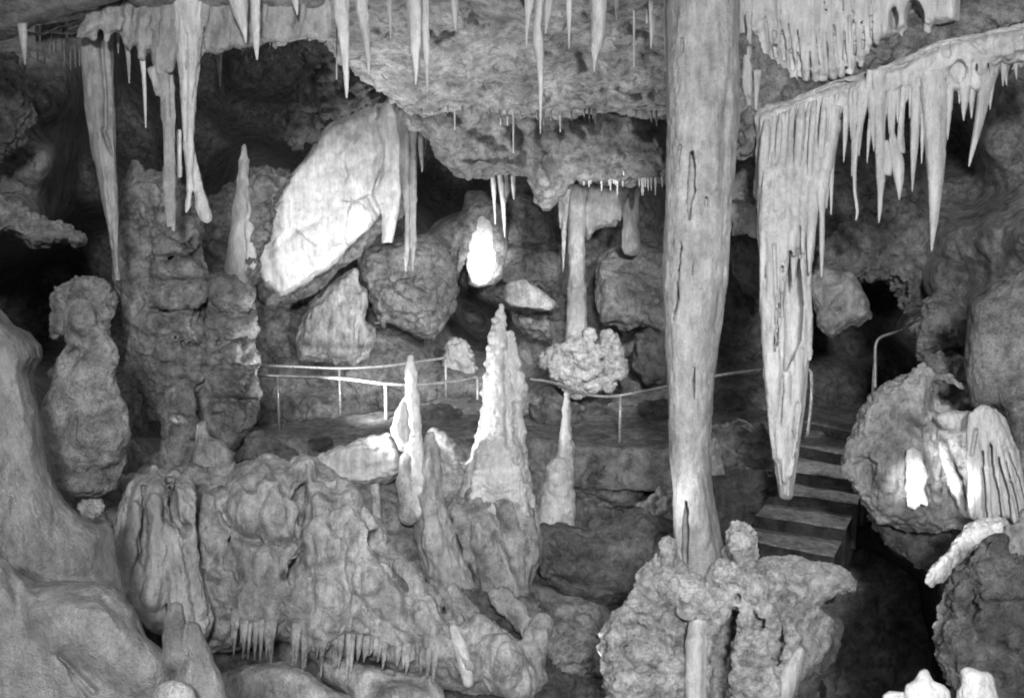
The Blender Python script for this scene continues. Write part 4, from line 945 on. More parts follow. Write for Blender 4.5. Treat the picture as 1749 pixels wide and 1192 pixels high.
S.pit(1296, 1066, 17, 22, (1.2, 1, 1)); S.pit(1284, 1052, 10, 14); S.slit([(1338, 1062, 5), (1334, 1096, 8), (1326, 1130, 5)], 34); S.groove([(1092, 1075, 6), (1110, 1092, 6), (1140, 1096, 6)], .8); S.groove([(1168, 1050, 6), (1172, 1090, 7)], .9); S.groove([(1292, 960, 5), (1286, 990, 7), (1262, 1020, 7)], 1.0)
S.groove([(1076, 1080, 6), (1074, 1110, 7), (1082, 1140, 5)], 1.0); S.groove([(1128, 980, 4), (1120, 1010, 5), (1136, 1030, 5)], .9)
body('pedestal', S, 'popcorn_stone', ROUGH(.6, .6) + [('knb', 22, 5), ('knb', 10, 3)], (),
     'pale knobbly popcorn pedestal in the foreground carrying the great column', 'rock formation')
S = Solid(7.2, 3.4, 5)
S.chain([(1193, 1055, -22, 16), (1190, 1100, 0, 18), (1189, 1160, 0, 17), (1188, 1260, 0, 18)])
body('stalagmite', S, 'pale_flowstone', PLAIN(.4, .8), [([(1204, 1080), (1204, 1190)], 5, -4)], 'smooth pale stub of column down the front of the pedestal', 'stalagmite')
S = Solid(7.4, 3.4, 6)
S.chain([(1366, 1112, 0, 9), (1352, 1145, 6, 15), (1330, 1195, 8, 20), (1310, 1260, 8, 24)])
body('stalagmite', S, 'pale_flowstone', PLAIN(.5, .8), (), 'leaning smooth flowstone finger on the right flank of the pedestal', 'stalagmite')
S = Solid(8.3, 4, 10)
S.poly([(1270, 975), (1300, 952), (1340, 948), (1380, 955), (1420, 960), (1445, 972), (1462, 990), (1458, 1008), (1430, 1018), (1405, 1035), (1430, 1060), (1420, 1100), (1390, 1140), (1360, 1160), (1310, 1100), (1280, 1030)], 30, 56, -10)
S.cut(1440, 1075, 40, 44, (1.2, 1, 1.2))
body('boulder', S, 'popcorn_stone', ROUGH(.45, .7), [([(1335, 970), (1345, 1010)], 10, -8), ([(1400, 1032), (1360, 1070)], 8, -12)],
     'flat topped boulder jutting right from behind the pedestal over the dark pit', 'boulder')
S = Solid(8.7, 4, 10)
S.poly([(1370, 1040), (1430, 1030), (1440, 1080), (1420, 1140), (1360, 1230), (1300, 1250), (1320, 1120)], 24, 40, -10)
body('boulder', S, 'dark_limestone', ROUGH(.7, .7), (), 'dark rock under the flat topped boulder beside the pit', 'rock')
# ================================================================ stairs
def box_mesh(bm, corners):
    vs = [bm.verts.new(c) for c in corners]
    for f in [(0, 1, 2, 3), (7, 6, 5, 4), (0, 4, 5, 1), (1, 5, 6, 2), (2, 6, 7, 3), (3, 7, 4, 0)]: bm.faces.new([vs[k] for k in f])
import bmesh
st_edges = [((1200, 908), (1425, 948), -.75), ((1210, 866), (1445, 902), -.58), ((1240, 829), (1465, 858), -.41), ((1290, 794), (1478, 822), -.24), ((1340, 756), (1490, 784), -.07), ((1350, 714), (1510, 747), .1)]
t = empty('stone_stairs', at(1350, 940, 9.5), 'short flight of worn concrete steps climbing to the right behind the giant stalactite', 'stairs')
zs = []
for k, (a, b, D) in enumerate(st_edges):
    z = D; pa = at(a[0], a[1], depth_at_z(a[0], a[1], z))
    pb = at(b[0], b[1], depth_at_z(b[0], b[1], z))
    back = np.array([0.10, 1.0, 0]); dep = 0.9 if k < 5 else 2.4
    d = (pb - pa); d /= np.linalg.norm(d)
    nrm = np.array([-d[1], d[0], 0]) * dep
    n = 40
    bm = bmesh.new()
    rows = []
    prof = [(-0.0, -0.6), (0.004, -0.02), (0.02, -0.004), (0.05, 0.0), (dep * .5, 0.0), (dep, 0.0), (dep, -0.6)]
    for i in range(n + 1):
        p = pa + (pb - pa) * i / n
        row = []
        for (q, h) in prof:
            r = p + nrm / dep * q
            jig = noise('fbm', np.array([[r[0] * 3, r[1] * 3, z * 9 + k]]), 3)[0] * 0.025
            row.append(bm.verts.new((r[0] - t.location.x, r[1] + jig - t.location.y, z + h + jig * .7 - t.location.z)))
        rows.append(row)
    for i in range(n):
        for j in range(len(prof) - 1): bm.faces.new((rows[i][j], rows[i + 1][j], rows[i + 1][j + 1], rows[i][j + 1]))
    bm.faces.new(rows[0]); bm.faces.new(rows[-1][::-1])
    bmesh.ops.recalc_face_normals(bm, faces=bm.faces)
    me = bpy.data.meshes.new('step'); bm.to_mesh(me); bm.free()
    me.materials.append(MAT['concrete']); me.materials.append(MAT['dark_rock'])
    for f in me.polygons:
        if abs(f.normal.z) < .5: f.material_index = 1  # upright faces take the darker material
    o = bpy.data.objects.new('step', me); COL.objects.link(o); o.parent = t
# rocks beside the stairs
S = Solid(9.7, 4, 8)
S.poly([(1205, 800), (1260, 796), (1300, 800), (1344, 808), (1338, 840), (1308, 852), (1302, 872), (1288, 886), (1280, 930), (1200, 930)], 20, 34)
body('boulder', S, 'dark_rock', ROUGH(.6, .5), (), 'dark rock at the left of the stairs behind the giant stalactite tip', 'rock')
S = Solid(11.0, 4, 8)
S.poly([(1215, 730), (1260, 715), (1310, 725), (1350, 740), (1360, 780), (1330, 800), (1260, 808), (1210, 800)], 20, 34)
body('boulder', S, 'dark_limestone', ROUGH(.7, .6), [([(1240, 770), (1320, 765)], 6, -9)], 'low grey rocks between the great column and the stairs', 'rubble')
spike('stalagmite', [(1226, 812, 11), (1225, 790, 10), (1222, 765, 8), (1220, 748, 3)], 9.5, 'limestone', 'knobbly stub beside the right edge of the great column', 'stalagmite', rough=.4)

# ================================================================ drapes on the right
hD = lambda u, v: 9.2 - 0.0005 * (u - 1400)
UP_ = Solid(9.4, 3.6, 6, hD)
UP_.poly([(1262, -80), (1262, 20), (1264, 90), (1270, 150), (1282, 200), (1300, 200), (1300, 170), (1340, 170), (1375, 140), (1450, 122), (1480, 90), (1500, 72), (1530, 60), (1575, 50), (1640, 40), (1640, -80)], 20, 34, -12)
for (u0, u1, v1, r) in [(1330, 1345, 100, 11), (1345, 1360, 118, 12), (1358, 1376, 134, 13), (1372, 1392, 136, 14), (1392, 1406, 134, 13), (1410, 1422, 130, 13), (1430, 1438, 128, 13), (1450, 1452, 124, 12), (1468, 1470, 110, 11), (1484, 1482, 90, 9), (1500, 1498, 74, 9)]:
    UP_.chain([(u0, -80, 14, r), ((u0 + u1) / 2, 30, 18, r * .9), (u1, v1 - 18, 18, r * .72), (u1, v1, 14, r * .4)])
for pts in [[(1531, -60, 8, 12), (1536, 20, 8, 5), (1539, 60, 4, 4)], [(1590, -60, 8, 16), (1592, 10, 8, 12), (1584, 50, 0, 10)], [(1560, -60, 4, 12), (1558, 0, 4, 3)]]: UP_.chain(pts)
for k, (u, v0, v1) in enumerate([(1338, 40, 96), (1352, 60, 112), (1366, 30, 128), (1384, 20, 132), (1399, 60, 130), (1414, 10, 126), (1428, 50, 124), (1444, 20, 122), (1461, 30, 112), (1476, 40, 100), (1491, 20, 82), (1310, 20, 70), (1326, 50, 90)]): UP_.slit([(u - 6, v0 - 30, 1), (u - 2, (v0 + v1) / 2, 1.8), (u + 1, v1 + 6, 3)], 5)
UP_.cut(1527, 32, 10, 9, (.8, 2.2, 3)); UP_.cut(1562, 30, 10, 15, (1, 1.9, 3)); UP_.cut(1612, 50, 20, 16, (1.5, .5, 2))
body('flowstone_drape', UP_, 'pale_flowstone', [('fbm', 60, 5, (1, .4, 1), 3), ('bil', 20, -4, (1, .12, 1), 3), ('fbm', 9, 1.0, (1, .5, 1), 2)],
     [([(1320, 90), (1340, 150)], 14, -14), ([(1290, 60), (1284, 110)], 7, -10), ([(1452, 30), (1452, 120)], 3, -9), ([(1400, 60), (1406, 130)], 3, -5), ([(1425, 50), (1430, 125)], 3, -6), ([(1300, 40), (1286, 60)], 8, 8)],
     'upper broad fluted curtain of flowstone at top right with a straight hem', 'flowstone drape')
for pts, lab in [([(1279, 20, 6), (1280, 60, 4), (1277, 100, 8), (1276, 150, 9), (1279, 178, 4), (1280, 186, 1)], 'lumpy pale drip beside the right edge of the great column'),
                 ([(1293, 120, 8), (1292, 160, 4), (1291, 190, 3), (1290, 218, .8)], 'thin drip between the upper curtain and the great column')]:
    spike('stalactite', pts, 9.0, 'pale_flowstone', lab, 'stalactite', rough=.3)
S = Solid(9.3, 4, 14)
S.chain([(1250, 190, 0, 34), (1320, 168, -4, 34), (1400, 138, -6, 32), (1480, 100, -6, 34), (1560, 66, -6, 36), (1640, 44, -6, 34), (1760, 10, -6, 40), (1900, -40, -6, 60)])
body('cave_ceiling', S, 'limestone', ROUGH(.5, .6), kind='structure')
# the long ledge and lower drape
lo = empty('flowstone_drape', at(1500, 150, 8.9), 'lower long curtain at right, a rising ledge hung with many stalactites', 'flowstone drape')
dD = lambda u, v: 8.9 - 0.0006 * (u - 1400)
S = Solid(8.9, 3.6, 8, dD)
S.poly([(1288, 200), (1310, 178), (1350, 172), (1400, 148), (1450, 132), (1500, 116), (1560, 92), (1600, 72), (1660, 58), (1700, 52), (1760, 36), (1830, 20), (1830, 100), (1760, 110), (1735, 112), (1710, 108), (1694, 150), (1672, 158), (1640, 160), (1618, 155), (1600, 175), (1560, 172),
        (1530, 168), (1500, 165), (1480, 158), (1462, 175), (1450, 200), (1432, 225), (1418, 262), (1408, 300), (1400, 345), (1390, 380), (1370, 400), (1340, 410), (1300, 400), (1294, 340), (1298, 300), (1292, 250)], 18, 26)
for pts in [[(1400, 190, 14, 22), (1380, 250, 18, 20), (1360, 320, 18, 14)], [(1440, 165, 14, 20), (1425, 210, 16, 14), (1412, 250, 14, 9)], [(1320, 215, 14, 18), (1310, 270, 12, 14)], [(1600, 110, 14, 24), (1598, 160, 16, 20)], [(1540, 130, 12, 20)] * 2, [(1660, 90, 12, 22)] * 2]: S.chain(pts)
S.cutchain([(1458, 200, 10, 2), (1452, 235, 10, 5)])
random.seed(8)
for k in range(34):
    u = 1405 + k * 10.2 + random.uniform(-4, 4); v0 = np.interp(u, [1400, 1450, 1500, 1560, 1600, 1660, 1749], [156, 140, 124, 102, 84, 68, 50])
    S.ridge([(u, v0 + random.uniform(2, 14), random.uniform(4, 7)), (u - 2, v0 + 30, random.uniform(5, 9)), (u - 3, v0 + random.uniform(45, 62), 4)], .75)
for k in range(14):
    u = 1296 + k * 9.5 + random.uniform(-3, 3); v0 = np.interp(u, [1296, 1350, 1430], [205, 185, 160]); S.ridge([(u + 6, v0, 7), (u + 2, v0 + 60, 8), (u - 3, v0 + 130, 6)], .7)
for (u0, v0, u1, v1) in [(1426, 190, 1424, 236), (1440, 165, 1436, 215), (1470, 148, 1462, 190), (1484, 140, 1478, 180), (1510, 130, 1508, 178), (1522, 125, 1521, 178), (1537, 122, 1536, 178), (1552, 118, 1551, 180), (1572, 112, 1571, 180), (1612, 108, 1612, 170), (1330, 220, 1318, 330), (1350, 210, 1338, 340), (1368, 215, 1354, 350), (1384, 220, 1372, 350), (1400, 230, 1390, 330), (1690, 90, 1686, 150), (1672, 80, 1668, 120)]: S.slit([(u0, v0, 1.2), ((u0 + u1) / 2, (v0 + v1) / 2, 2.2), (u1, v1, 3)], 12); S.cut(1638, 125, 34, 9, (1, 1.5, 1.2))
body('drape_sheet', S, 'pale_flowstone', [('fbm', 60, 6, (1, .6, 1), 3), ('bil', 22, -4, (1, .2, 1), 3), ('fbm', 9, 1.2, (1, .5, 1), 2)],
     [([(1395, 158), (1450, 140), (1490, 126), (1545, 112), (1565, 96), (1610, 78), (1660, 64), (1749, 44)], 4, -16), ([(1300, 270), (1350, 235), (1390, 205)], 10, -8), ([(1420, 200), (1426, 240)], 3, -10), ([(1660, 72), (1680, 90)], 4, -7), ([(1340, 160), (1400, 180), (1440, 150)], 16, -8),
      ([(1408, 240), (1398, 280)], 3, -9), ([(1360, 270), (1390, 330)], 3, -7), ([(1625, 120), (1640, 132)], 4, -14)], parent=lo)
def lspike(pts, seg=16, rough=.08, flute=.12, D=8.66, mat='pale_flowstone'): spike('stalactite', pts, D, mat, parent=lo, seg=seg, rough=rough, flute=flute)
random.seed(21)
for k in range(62):
    u = 1448 + k * 4.8 + random.uniform(-3, 3); v0 = np.interp(u, [1440, 1500, 1600, 1749], [150, 125, 95, 60])
    l = random.choice([50, 65, 80, 95, 110, 130, 160]) * np.interp(u, [1440, 1600, 1650, 1749], [1, 1, .8, .5]); r = random.uniform(5, 10)
    dr = random.uniform(-9, 5)
    lspike([(u + 2, v0 + 2, r * .4, .05), (u, v0 + 16, r, random.uniform(-.03, .06)), (u + dr * .2, v0 + l * .4, r * .85), (u + dr * .6, v0 + l * .75, r * .5), (u + dr, v0 + l, .9)], 12, .15)
for k in range(17):
    u = 1300 + k * 7.6 + random.uniform(-2, 2); v0 = np.interp(u, [1300, 1350, 1420], [205, 182, 160]); r = random.uniform(4.5, 9); q = random.choice([-.09, -.05, 0, .05, .09])
    lspike([(u + 9, v0, r * .5, .06), (u + 7, v0 + 25, r, q), (u + 3, v0 + 80, r, q), (u, v0 + 140, r * .8, q), (u - 1, v0 + random.uniform(175, 250), 1.5, q)], 12, .15, D=8.6)
lspike([(1592, 120, 26), (1596, 175, 22), (1597, 230, 20), (1598, 290, 16), (1597, 340, 11), (1594, 390, 6), (1591, 430, 1.4)], 22)
lspike([(1502, 120, 14), (1503, 170, 11), (1503, 250, 9), (1504, 300, 9), (1504, 325, 6), (1503, 332, 5), (1503, 355, 4), (1501, 381, 1.2)])
lspike([(1488, 120, 8), (1482, 160, 6), (1470, 210, 5), (1461, 250, 6), (1459, 290, 4), (1460, 330, 3), (1465, 362, 3), (1462, 377, 1.4)], 10)
lspike([(1497, 130, 6), (1490, 180, 4), (1484, 230, 4), (1481, 279, 1)], 10)
lspike([(1474, 140, 8), (1468, 175, 5), (1460, 215, 4)], 10)
lspike([(1530, 140, 6), (1524, 180, 4), (1523, 225, 4), (1527, 255, 12), (1533, 280, 13), (1536, 310, 8), (1536, 342, 1.2)])
lspike([(1545, 140, 7), (1541, 185, 5), (1538, 230, 6), (1538, 262, 9)])
lspike([(1513, 240, 4), (1518, 270, 12), (1515, 300, 7)])
lspike([(1530, 120, 6), (1528, 170, 4), (1526, 210, 3), (1526, 236, 1.5)], 10)
lspike([(1566, 120, 11), (1564, 180, 9), (1562, 240, 8), (1560, 280, 5), (1558, 328, 1)])
lspike([(1580, 140, 8), (1577, 200, 5), (1575, 250, 3), (1574, 280, 1)], 10)
lspike([(1612, 150, 9), (1613, 200, 6), (1612, 240, 2)], 10)
lspike([(1624, 130, 6), (1623, 165, 4), (1622, 192, 1)], 10)
lspike([(1648, 140, 15), (1648, 170, 8), (1646, 190, 4), (1646, 207, 1)])
lspike([(1686, 130, 15), (1680, 165, 12), (1674, 200, 9), (1665, 240, 6), (1658, 270, 3.5), (1655, 285, 1.2)])
lspike([(1695, 130, 6), (1693, 165, 3), (1691, 188, 1)], 10)
lspike([(1720, 80, 14), (1715, 110, 8), (1713, 130, 3), (1713, 148, 1)], 12)
lspike([(1742, 60, 9), (1740, 90, 6), (1735, 112, 3), (1728, 120, 1)], 12)
lspike([(1428, 180, 9), (1422, 240, 6), (1412, 290, 4), (1410, 318, 1)], 10)
# the giant stalactite and its companion drips
G = Solid(8.5, 3.4, 5, lambda u, v: 8.5 + .5 * np.clip((400 - v) / 190, 0, 1))
G.poly([(1300, 215), (1310, 200), (1400, 185), (1405, 215), (1390, 280), (1382, 330), (1380, 400), (1384, 480), (1384, 600), (1377, 660), (1370, 730), (1361, 795), (1354, 848), (1350, 854), (1334, 854), (1330, 850), (1323, 800), (1316, 740), (1308, 660), (1302, 580), (1297, 480), (1294, 400), (1293, 330)], 20, 32)
G_old = (([(1292, 330), (1294, 400), (1297, 480), (1302, 580), (1308, 660), (1316, 740), (1323, 800), (1330, 850), (1334, 854), (1350, 854), (1354, 848), (1361, 795), (1370, 730), (1377, 660), (1384, 600), (1384, 480), (1378, 400), (1370, 330)]))
for pts in [[(1326, 215, 8, 12), (1316, 270, 14, 15), (1308, 330, 18, 15), (1308, 400, 22, 15), (1314, 520, 24, 15), (1320, 640, 24, 13), (1330, 780, 18, 10)], [(1378, 470, 14, 8), (1380, 540, 14, 8), (1383, 600, 12, 4), (1384, 614, 12, 1.5)], [(1358, 620, 14, 14), (1352, 700, 20, 16), (1346, 790, 16, 12)]]: G.chain(pts)
G.ridge([(1302, 350, 5), (1308, 560, 6), (1322, 760, 4)], .7); G.ridge([(1322, 340, 6), (1324, 560, 6), (1332, 780, 4)], .7); G.ridge([(1366, 600, 6), (1362, 700, 7), (1350, 810, 5)], .7); G.ridge([(1344, 640, 6), (1342, 720, 6), (1340, 820, 4)], .7)
for (u0, um, u1, v1, r) in [(1312, 1304, 1302, 560, 7), (1326, 1317, 1315, 640, 7), (1340, 1331, 1328, 520, 7), (1354, 1345, 1341, 470, 8), (1368, 1359, 1355, 450, 7), (1382, 1373, 1371, 430, 7), (1396, 1387, 1384, 470, 6)]:
    G.ridge([(u0, 225, r * .6), ((u0 + um) / 2, 290, r), (um, 380, r * 1.05), (u1, v1 - 30, r * .8), (u1, v1, r * .4)], 1.0)
for (u0, u1, v1) in [(1319, 1309, 520), (1333, 1323, 600), (1347, 1336, 540), (1361, 1350, 470), (1375, 1365, 450), (1389, 1379, 470)]:
    G.slit([(u0, 235, 1.2), ((u0 + u1) / 2 - 2, 320, 2.4), (u1, v1 - 60, 3.2), (u1, v1, 3)], 16)
G.slit([(1354, 450, 13), (1356, 520, 17), (1354, 580, 14), (1342, 632, 5)], 46); G.slit([(1330, 520, 2), (1327, 590, 2.6)], 12); G.slit([(1362, 690, 1.6), (1354, 780, 2.4)], 8); G.slit([(1318, 380, 1.6), (1326, 500, 2.4)], 10); G.slit([(1340, 640, 1.6), (1334, 720, 2)], 7)
body('giant_stalactite', G, 'pale_flowstone', [('fbm', 60, 4, (1, .3, 1), 3), ('bil', 18, -3, (1, .1, 1), 3), ('fbm', 8, .8, (1, .4, 1), 2)],
     [([(1332, 540), (1326, 590)], 2.6, -12), ([(1362, 690), (1352, 790)], 3, -9), ([(1336, 640), (1330, 720)], 4, -5), ([(1322, 420), (1328, 540)], 3, -8)],
     'giant pale blunt-tipped stalactite hanging in front of the stairs, hollowed below its drips', 'stalactite')
for pts, lab in [([(1342, 205, 9), (1334, 280, 10), (1330, 340, 9), (1330, 420, 8), (1333, 470, 6), (1332, 515, 1.5)], 'longest slender drip hugging the giant stalactite, leftmost of its row'),
                 ([(1362, 205, 10), (1350, 280, 11), (1346, 340, 10), (1344, 400, 10), (1340, 450, 7), (1337, 500, 1.5)], 'second drip from the left of the row in front of the giant stalactite'),
                 ([(1380, 200, 10), (1368, 270, 12), (1362, 330, 10), (1360, 400, 10), (1356, 450, 6), (1355, 491, 1.5)], 'third drip from the left of the row in front of the giant stalactite'),
                 ([(1394, 200, 10), (1382, 260, 10), (1376, 310, 9), (1374, 370, 8), (1372, 410, 4), (1371, 444, 1.2)], 'shortest drip of the row in front of the giant stalactite'),
                 ([(1406, 200, 10), (1396, 260, 12), (1389, 310, 11), (1387, 370, 10), (1384, 420, 7), (1382, 468, 1.5)], 'fourth long drip of the row, above the hollow of the giant stalactite'),
                 ([(1424, 190, 12), (1418, 240, 14), (1408, 290, 13), (1402, 330, 9), (1404, 365, 4.5), (1404, 420, 4.5), (1403, 474, 1.5)], 'separate drip with a thin neck right of the giant stalactite')]:
    spike('stalactite', [p + (.42 * min(1, max(0, (400 - p[1]) / 200)) ** 1.3,) for p in pts], 8.38, 'pale_flowstone', lab, 'stalactite', flute=.1)
S = Solid(9.15, 3.8, 8)
S.poly([(1256, 60), (1285, 50), (1310, 90), (1350, 135), (1385, 150), (1410, 165), (1370, 200), (1330, 225), (1300, 262), (1262, 270)], 20, 30)
body('hanging_rock', S, 'limestone', ROUGH(.6, .5), (), 'rough lumpy rock between the upper curtain and the shoulder of the lower one', 'rock')
# lit scrap of rock between great column and giant stalactite
S = Solid(12, 3.6, 6)
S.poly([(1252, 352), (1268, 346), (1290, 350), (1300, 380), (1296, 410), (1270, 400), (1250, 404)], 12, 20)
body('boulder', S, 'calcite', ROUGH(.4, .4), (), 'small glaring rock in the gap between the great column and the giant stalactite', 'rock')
S = Solid(14, 4, 8)
S.poly([(1240, 410), (1270, 400), (1300, 420), (1320, 470), (1310, 520), (1270, 500), (1250, 470)], 22, 36)
body('boulder', S, 'limestone', ROUGH(.5, .6), (), 'smooth rounded rock in the gap just right of the great column', 'boulder')
S = Solid(9.8, 3.8, 8)
S.poly([(1240, 190), (1285, 200), (1300, 230), (1300, 320), (1290, 350), (1262, 344), (1240, 350)], 14, 24, -8)
body('boulder', S, 'limestone', ROUGH(.6, .5), (), 'rough pitted rock strip right of the great column below the upper curtain', 'rock')

# ================================================================ right wall rocks
S = Solid(12.6, 4, 8)
S.poly([(1385, 470), (1410, 455), (1440, 465), (1462, 470), (1478, 500), (1486, 528), (1488, 545), (1455, 552), (1440, 562), (1424, 580), (1410, 570), (1396, 560), (1390, 520)], 16, 30)
body('hanging_rock', S, 'flowstone', [('fbm', 50, 8, (1, 1, 1), 3), ('bil', 20, 5, (.6, 1, 1), 3), ('rid', 10, 2.4, (1, 1, 1), 3)], [([(1440, 500), (1420, 525)], 4, -9), ([(1400, 495), (1430, 490)], 5, -8)], 'jagged pale rock tooth right of the giant stalactite over the dark passage', 'rock')
S = Solid(12.9, 4.5, 10)
S.poly([(1395, 420), (1430, 390), (1470, 360), (1520, 370), (1560, 400), (1580, 450), (1570, 520), (1540, 540), (1530, 500), (1500, 482), (1460, 478), (1420, 470), (1390, 475)], 24, 36)
S.cut(1566, 425, 30, 22, (.8, 1.6, 1.2)); S.cut(1500, 500, 20, 30, (1.8, .8, 1.4))
body('hanging_rock', S, 'limestone', ROUGH(.9, .6), (), 'rough grey rock face below the lower curtain, pierced by a dark hole', 'rock')
S = Solid(10.6, 4, 10)
S.poly([(1572, 512), (1600, 502), (1640, 510), (1665, 540), (1660, 600), (1650, 640), (1610, 650), (1582, 628), (1562, 600), (1560, 580), (1570, 560)], 30, 44)
S.ball(1610, 588, 34, 22, (1.5, .6, .8)); S.cut(1612, 612, 60, 14, (2, .5, 1.2))
body('hanging_rock', S, 'limestone', ROUGH(.7, .6), [([(1590, 570), (1640, 600)], 8, -14), ([(1590, 588), (1625, 592)], 6, 10)], 'rounded head of rock with a lens shaped pale lump, above the lit mound', 'rock')
S = Solid(8.6, 5, 14, lambda u, v: 8.4 - 0.0012 * (u - 1700))
S.poly([(1655, 520), (1700, 490), (1760, 440), (2000, 420), (2000, 900), (1749, 900), (1720, 800), (1715, 720), (1700, 700), (1660, 690), (1650, 620)], 44, 60)
body('flowstone_slope', S, 'limestone', FLOW(.9, 1.0), [([(1680, 700), (1720, 680), (1749, 640)], 12, 8), ([(1690, 720), (1749, 690)], 10, -14)], 'smooth grey flowstone bulge at the right edge above the hanging ribbons', 'flowstone')
S = Solid(12.6, 5, 12)
S.poly([(1600, 470), (1650, 400), (1700, 300), (1760, 260), (1900, 240), (1900, 520), (1700, 540), (1620, 520)], 36, 54)
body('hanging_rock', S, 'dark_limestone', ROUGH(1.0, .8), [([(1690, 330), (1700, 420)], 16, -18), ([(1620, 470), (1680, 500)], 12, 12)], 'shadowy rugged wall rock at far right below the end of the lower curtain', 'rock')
S = Solid(12.0, 4, 8)
S.poly([(1680, 215), (1700, 192), (1716, 200), (1712, 235), (1692, 252)], 12, 20)
body('hanging_rock', S, 'limestone', ROUGH(.5, .4), (), 'small pale lump on the dark wall right of the hooked drip', 'rock')

# lit mound
S = Solid(8.8, 3.8, 10)
S.poly([(1575, 622), (1560, 640), (1520, 652), (1490, 672), (1470, 700), (1460, 728), (1448, 765), (1444, 790), (1456, 822), (1474, 852), (1498, 885), (1512, 895), (1560, 905), (1610, 915), (1650, 905), (1690, 885), (1700, 800), (1690, 720), (1650, 715), (1610, 690), (1590, 640)], 34, 56)
S.chain([(1576, 628, 20, 9), (1540, 668, 40, 12), (1490, 712, 44, 14), (1462, 760, 36, 12), (1452, 800, 30, 10), (1476, 848, 26, 7), (1504, 888, 16, 6)])
S.chain([(1590, 640, 24, 10), (1620, 648, 30, 9), (1640, 660, 34, 6), (1652, 666, 34, 3)])
S.cut(1620, 690, 60, 34, (1.3, .7, 1.3)); S.cut(1480, 815, 52, 20, (.9, 1.4, .8))
S.groove([(1590, 740, 7), (1594, 790, 9), (1600, 850, 8)], .9); S.bump(1515, 800, 44, 16, (.8, 1.4, 1)); S.pit(1478, 805, 18, 16, (.9, 1.2, 1)); S.ridge([(1640, 740, 10), (1650, 800, 12), (1664, 880, 10)], .5)
S.ball(1530, 790, 46, 40, (.8, 1.3, .6))
mo = body('flowstone_mound', S, 'flowstone', ROUGH(.55, .7),
     [([(1560, 730), (1590, 760), (1600, 830)], 9, -16), ([(1530, 710), (1580, 740)], 10, -10), ([(1580, 870), (1640, 900)], 10, -12)],
     'domed rock mound right of the stairs with two glaring lit patches', 'flowstone')
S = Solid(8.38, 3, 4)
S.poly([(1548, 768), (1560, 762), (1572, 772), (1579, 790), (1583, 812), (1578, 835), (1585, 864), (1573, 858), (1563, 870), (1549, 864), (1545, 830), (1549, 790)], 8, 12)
body('lit_streak', S, 'calcite', [('fbm', 26, 6, (1, 1, 1), 4), ('rid', 9, 2, (1, 1, 1), 2)], parent=mo)  # lamp glare put into a paler colour, left patch
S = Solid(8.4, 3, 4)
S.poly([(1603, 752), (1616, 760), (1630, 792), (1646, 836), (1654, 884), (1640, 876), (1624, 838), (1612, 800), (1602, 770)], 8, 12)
body('lit_streak', S, 'calcite', [('fbm', 26, 6, (1, 1, 1), 4), ('rid', 9, 2, (1, 1, 1), 2)], parent=mo)  # right pool of light, also painted as pale stone
S = Solid(8.4, 3.4, 6)
S.poly([(1596, 712), (1620, 700), (1660, 704), (1684, 700), (1700, 715), (1694, 740), (1690, 800), (1688, 880), (1670, 895), (1652, 880), (1650, 830), (1664, 780), (1660, 740), (1630, 738), (1608, 730)], 12, 22)
body('flowstone_drape', S, 'pale_flowstone', [('fbm', 40, 5, (1, .6, 1), 3), ('bil', 14, -4, (1, .3, 1), 3)], [([(1664, 735), (1658, 770)], 3, -12)], 'pale flow of stone spilling over the right side of the lit mound', 'flowstone drape')
S = Solid(8.0, 2.8, 4)
S.poly([(1664, 704), (1700, 698), (1716, 712), (1740, 770), (1752, 830), (1752, 880), (1735, 890), (1712, 880), (1690, 890), (1668, 890), (1662, 820), (1668, 760)], 8, 7, -14)
for pts in [[(1681, 700, 4, 10), (1684, 740, 6, 6), (1686, 800, 6, 4.5), (1692, 892, 4, 3.5)], [(1688, 702, 4, 9), (1697, 750, 6, 5), (1704, 810, 6, 4), (1717, 890, 4, 3)], [(1694, 706, 4, 8), (1705, 755, 6, 4.5), (1721, 820, 6, 3.5), (1735, 895, 4, 3)],
            [(1700, 712, 2, 7), (1716, 765, 2, 4), (1731, 820, 2, 3), (1746, 880, 0, 3)], [(1704, 720, 0, 6), (1724, 760, -2, 4), (1741, 810, -2, 3), (1756, 860, -2, 3)], [(1672, 704, 4, 9), (1671, 760, 4, 7), (1671, 830, 4, 6), (1677, 895, 2, 5)], [(1662, 712, 0, 9), (1658, 780, 0, 8), (1662, 880, 0, 8)]]: S.chain(pts)
body('flowstone_drape', S, 'pale_flowstone', [('fbm', 40, 4, (1, .5, 1), 3), ('bil', 13, -2.4, (1, .2, 1), 3), ('bil', 7, -1, (1, .5, 1), 2)], [([(1667, 735), (1660, 775)], 3, -12)], 'fan of thin pale flowstone ribbons spreading down from one point at the right edge', 'flowstone drape')
S = Solid(9.2, 4, 10)
S.poly([(1480, 880), (1520, 885), (1600, 880), (1690, 880), (1700, 920), (1640, 950), (1590, 985), (1560, 960), (1510, 930)], 20, 36)
body('boulder', S, 'dark_limestone', ROUGH(.7, .6), (), 'dark rock under the lit mound sinking into the black pit', 'rock')
S = Solid(9.6, 4, 10)
S.poly([(1580, 600), (1640, 610), (1700, 640), (1760, 690), (1760, 800), (1680, 760), (1610, 720), (1570, 660)], 24, 40)
body('hanging_rock', S, 'limestone', ROUGH(.7, .6), (), 'shadowed rock linking the rounded head to the right edge above the lit mound', 'rock')
S = Solid(7.5, 3.2, 7)
S.poly([(1576, 992), (1588, 968), (1612, 948), (1632, 920), (1652, 896), (1680, 884), (1718, 884), (1730, 900), (1722, 922), (1700, 918), (1684, 926), (1664, 940), (1640, 962), (1616, 990), (1592, 1003)], 12, 20)
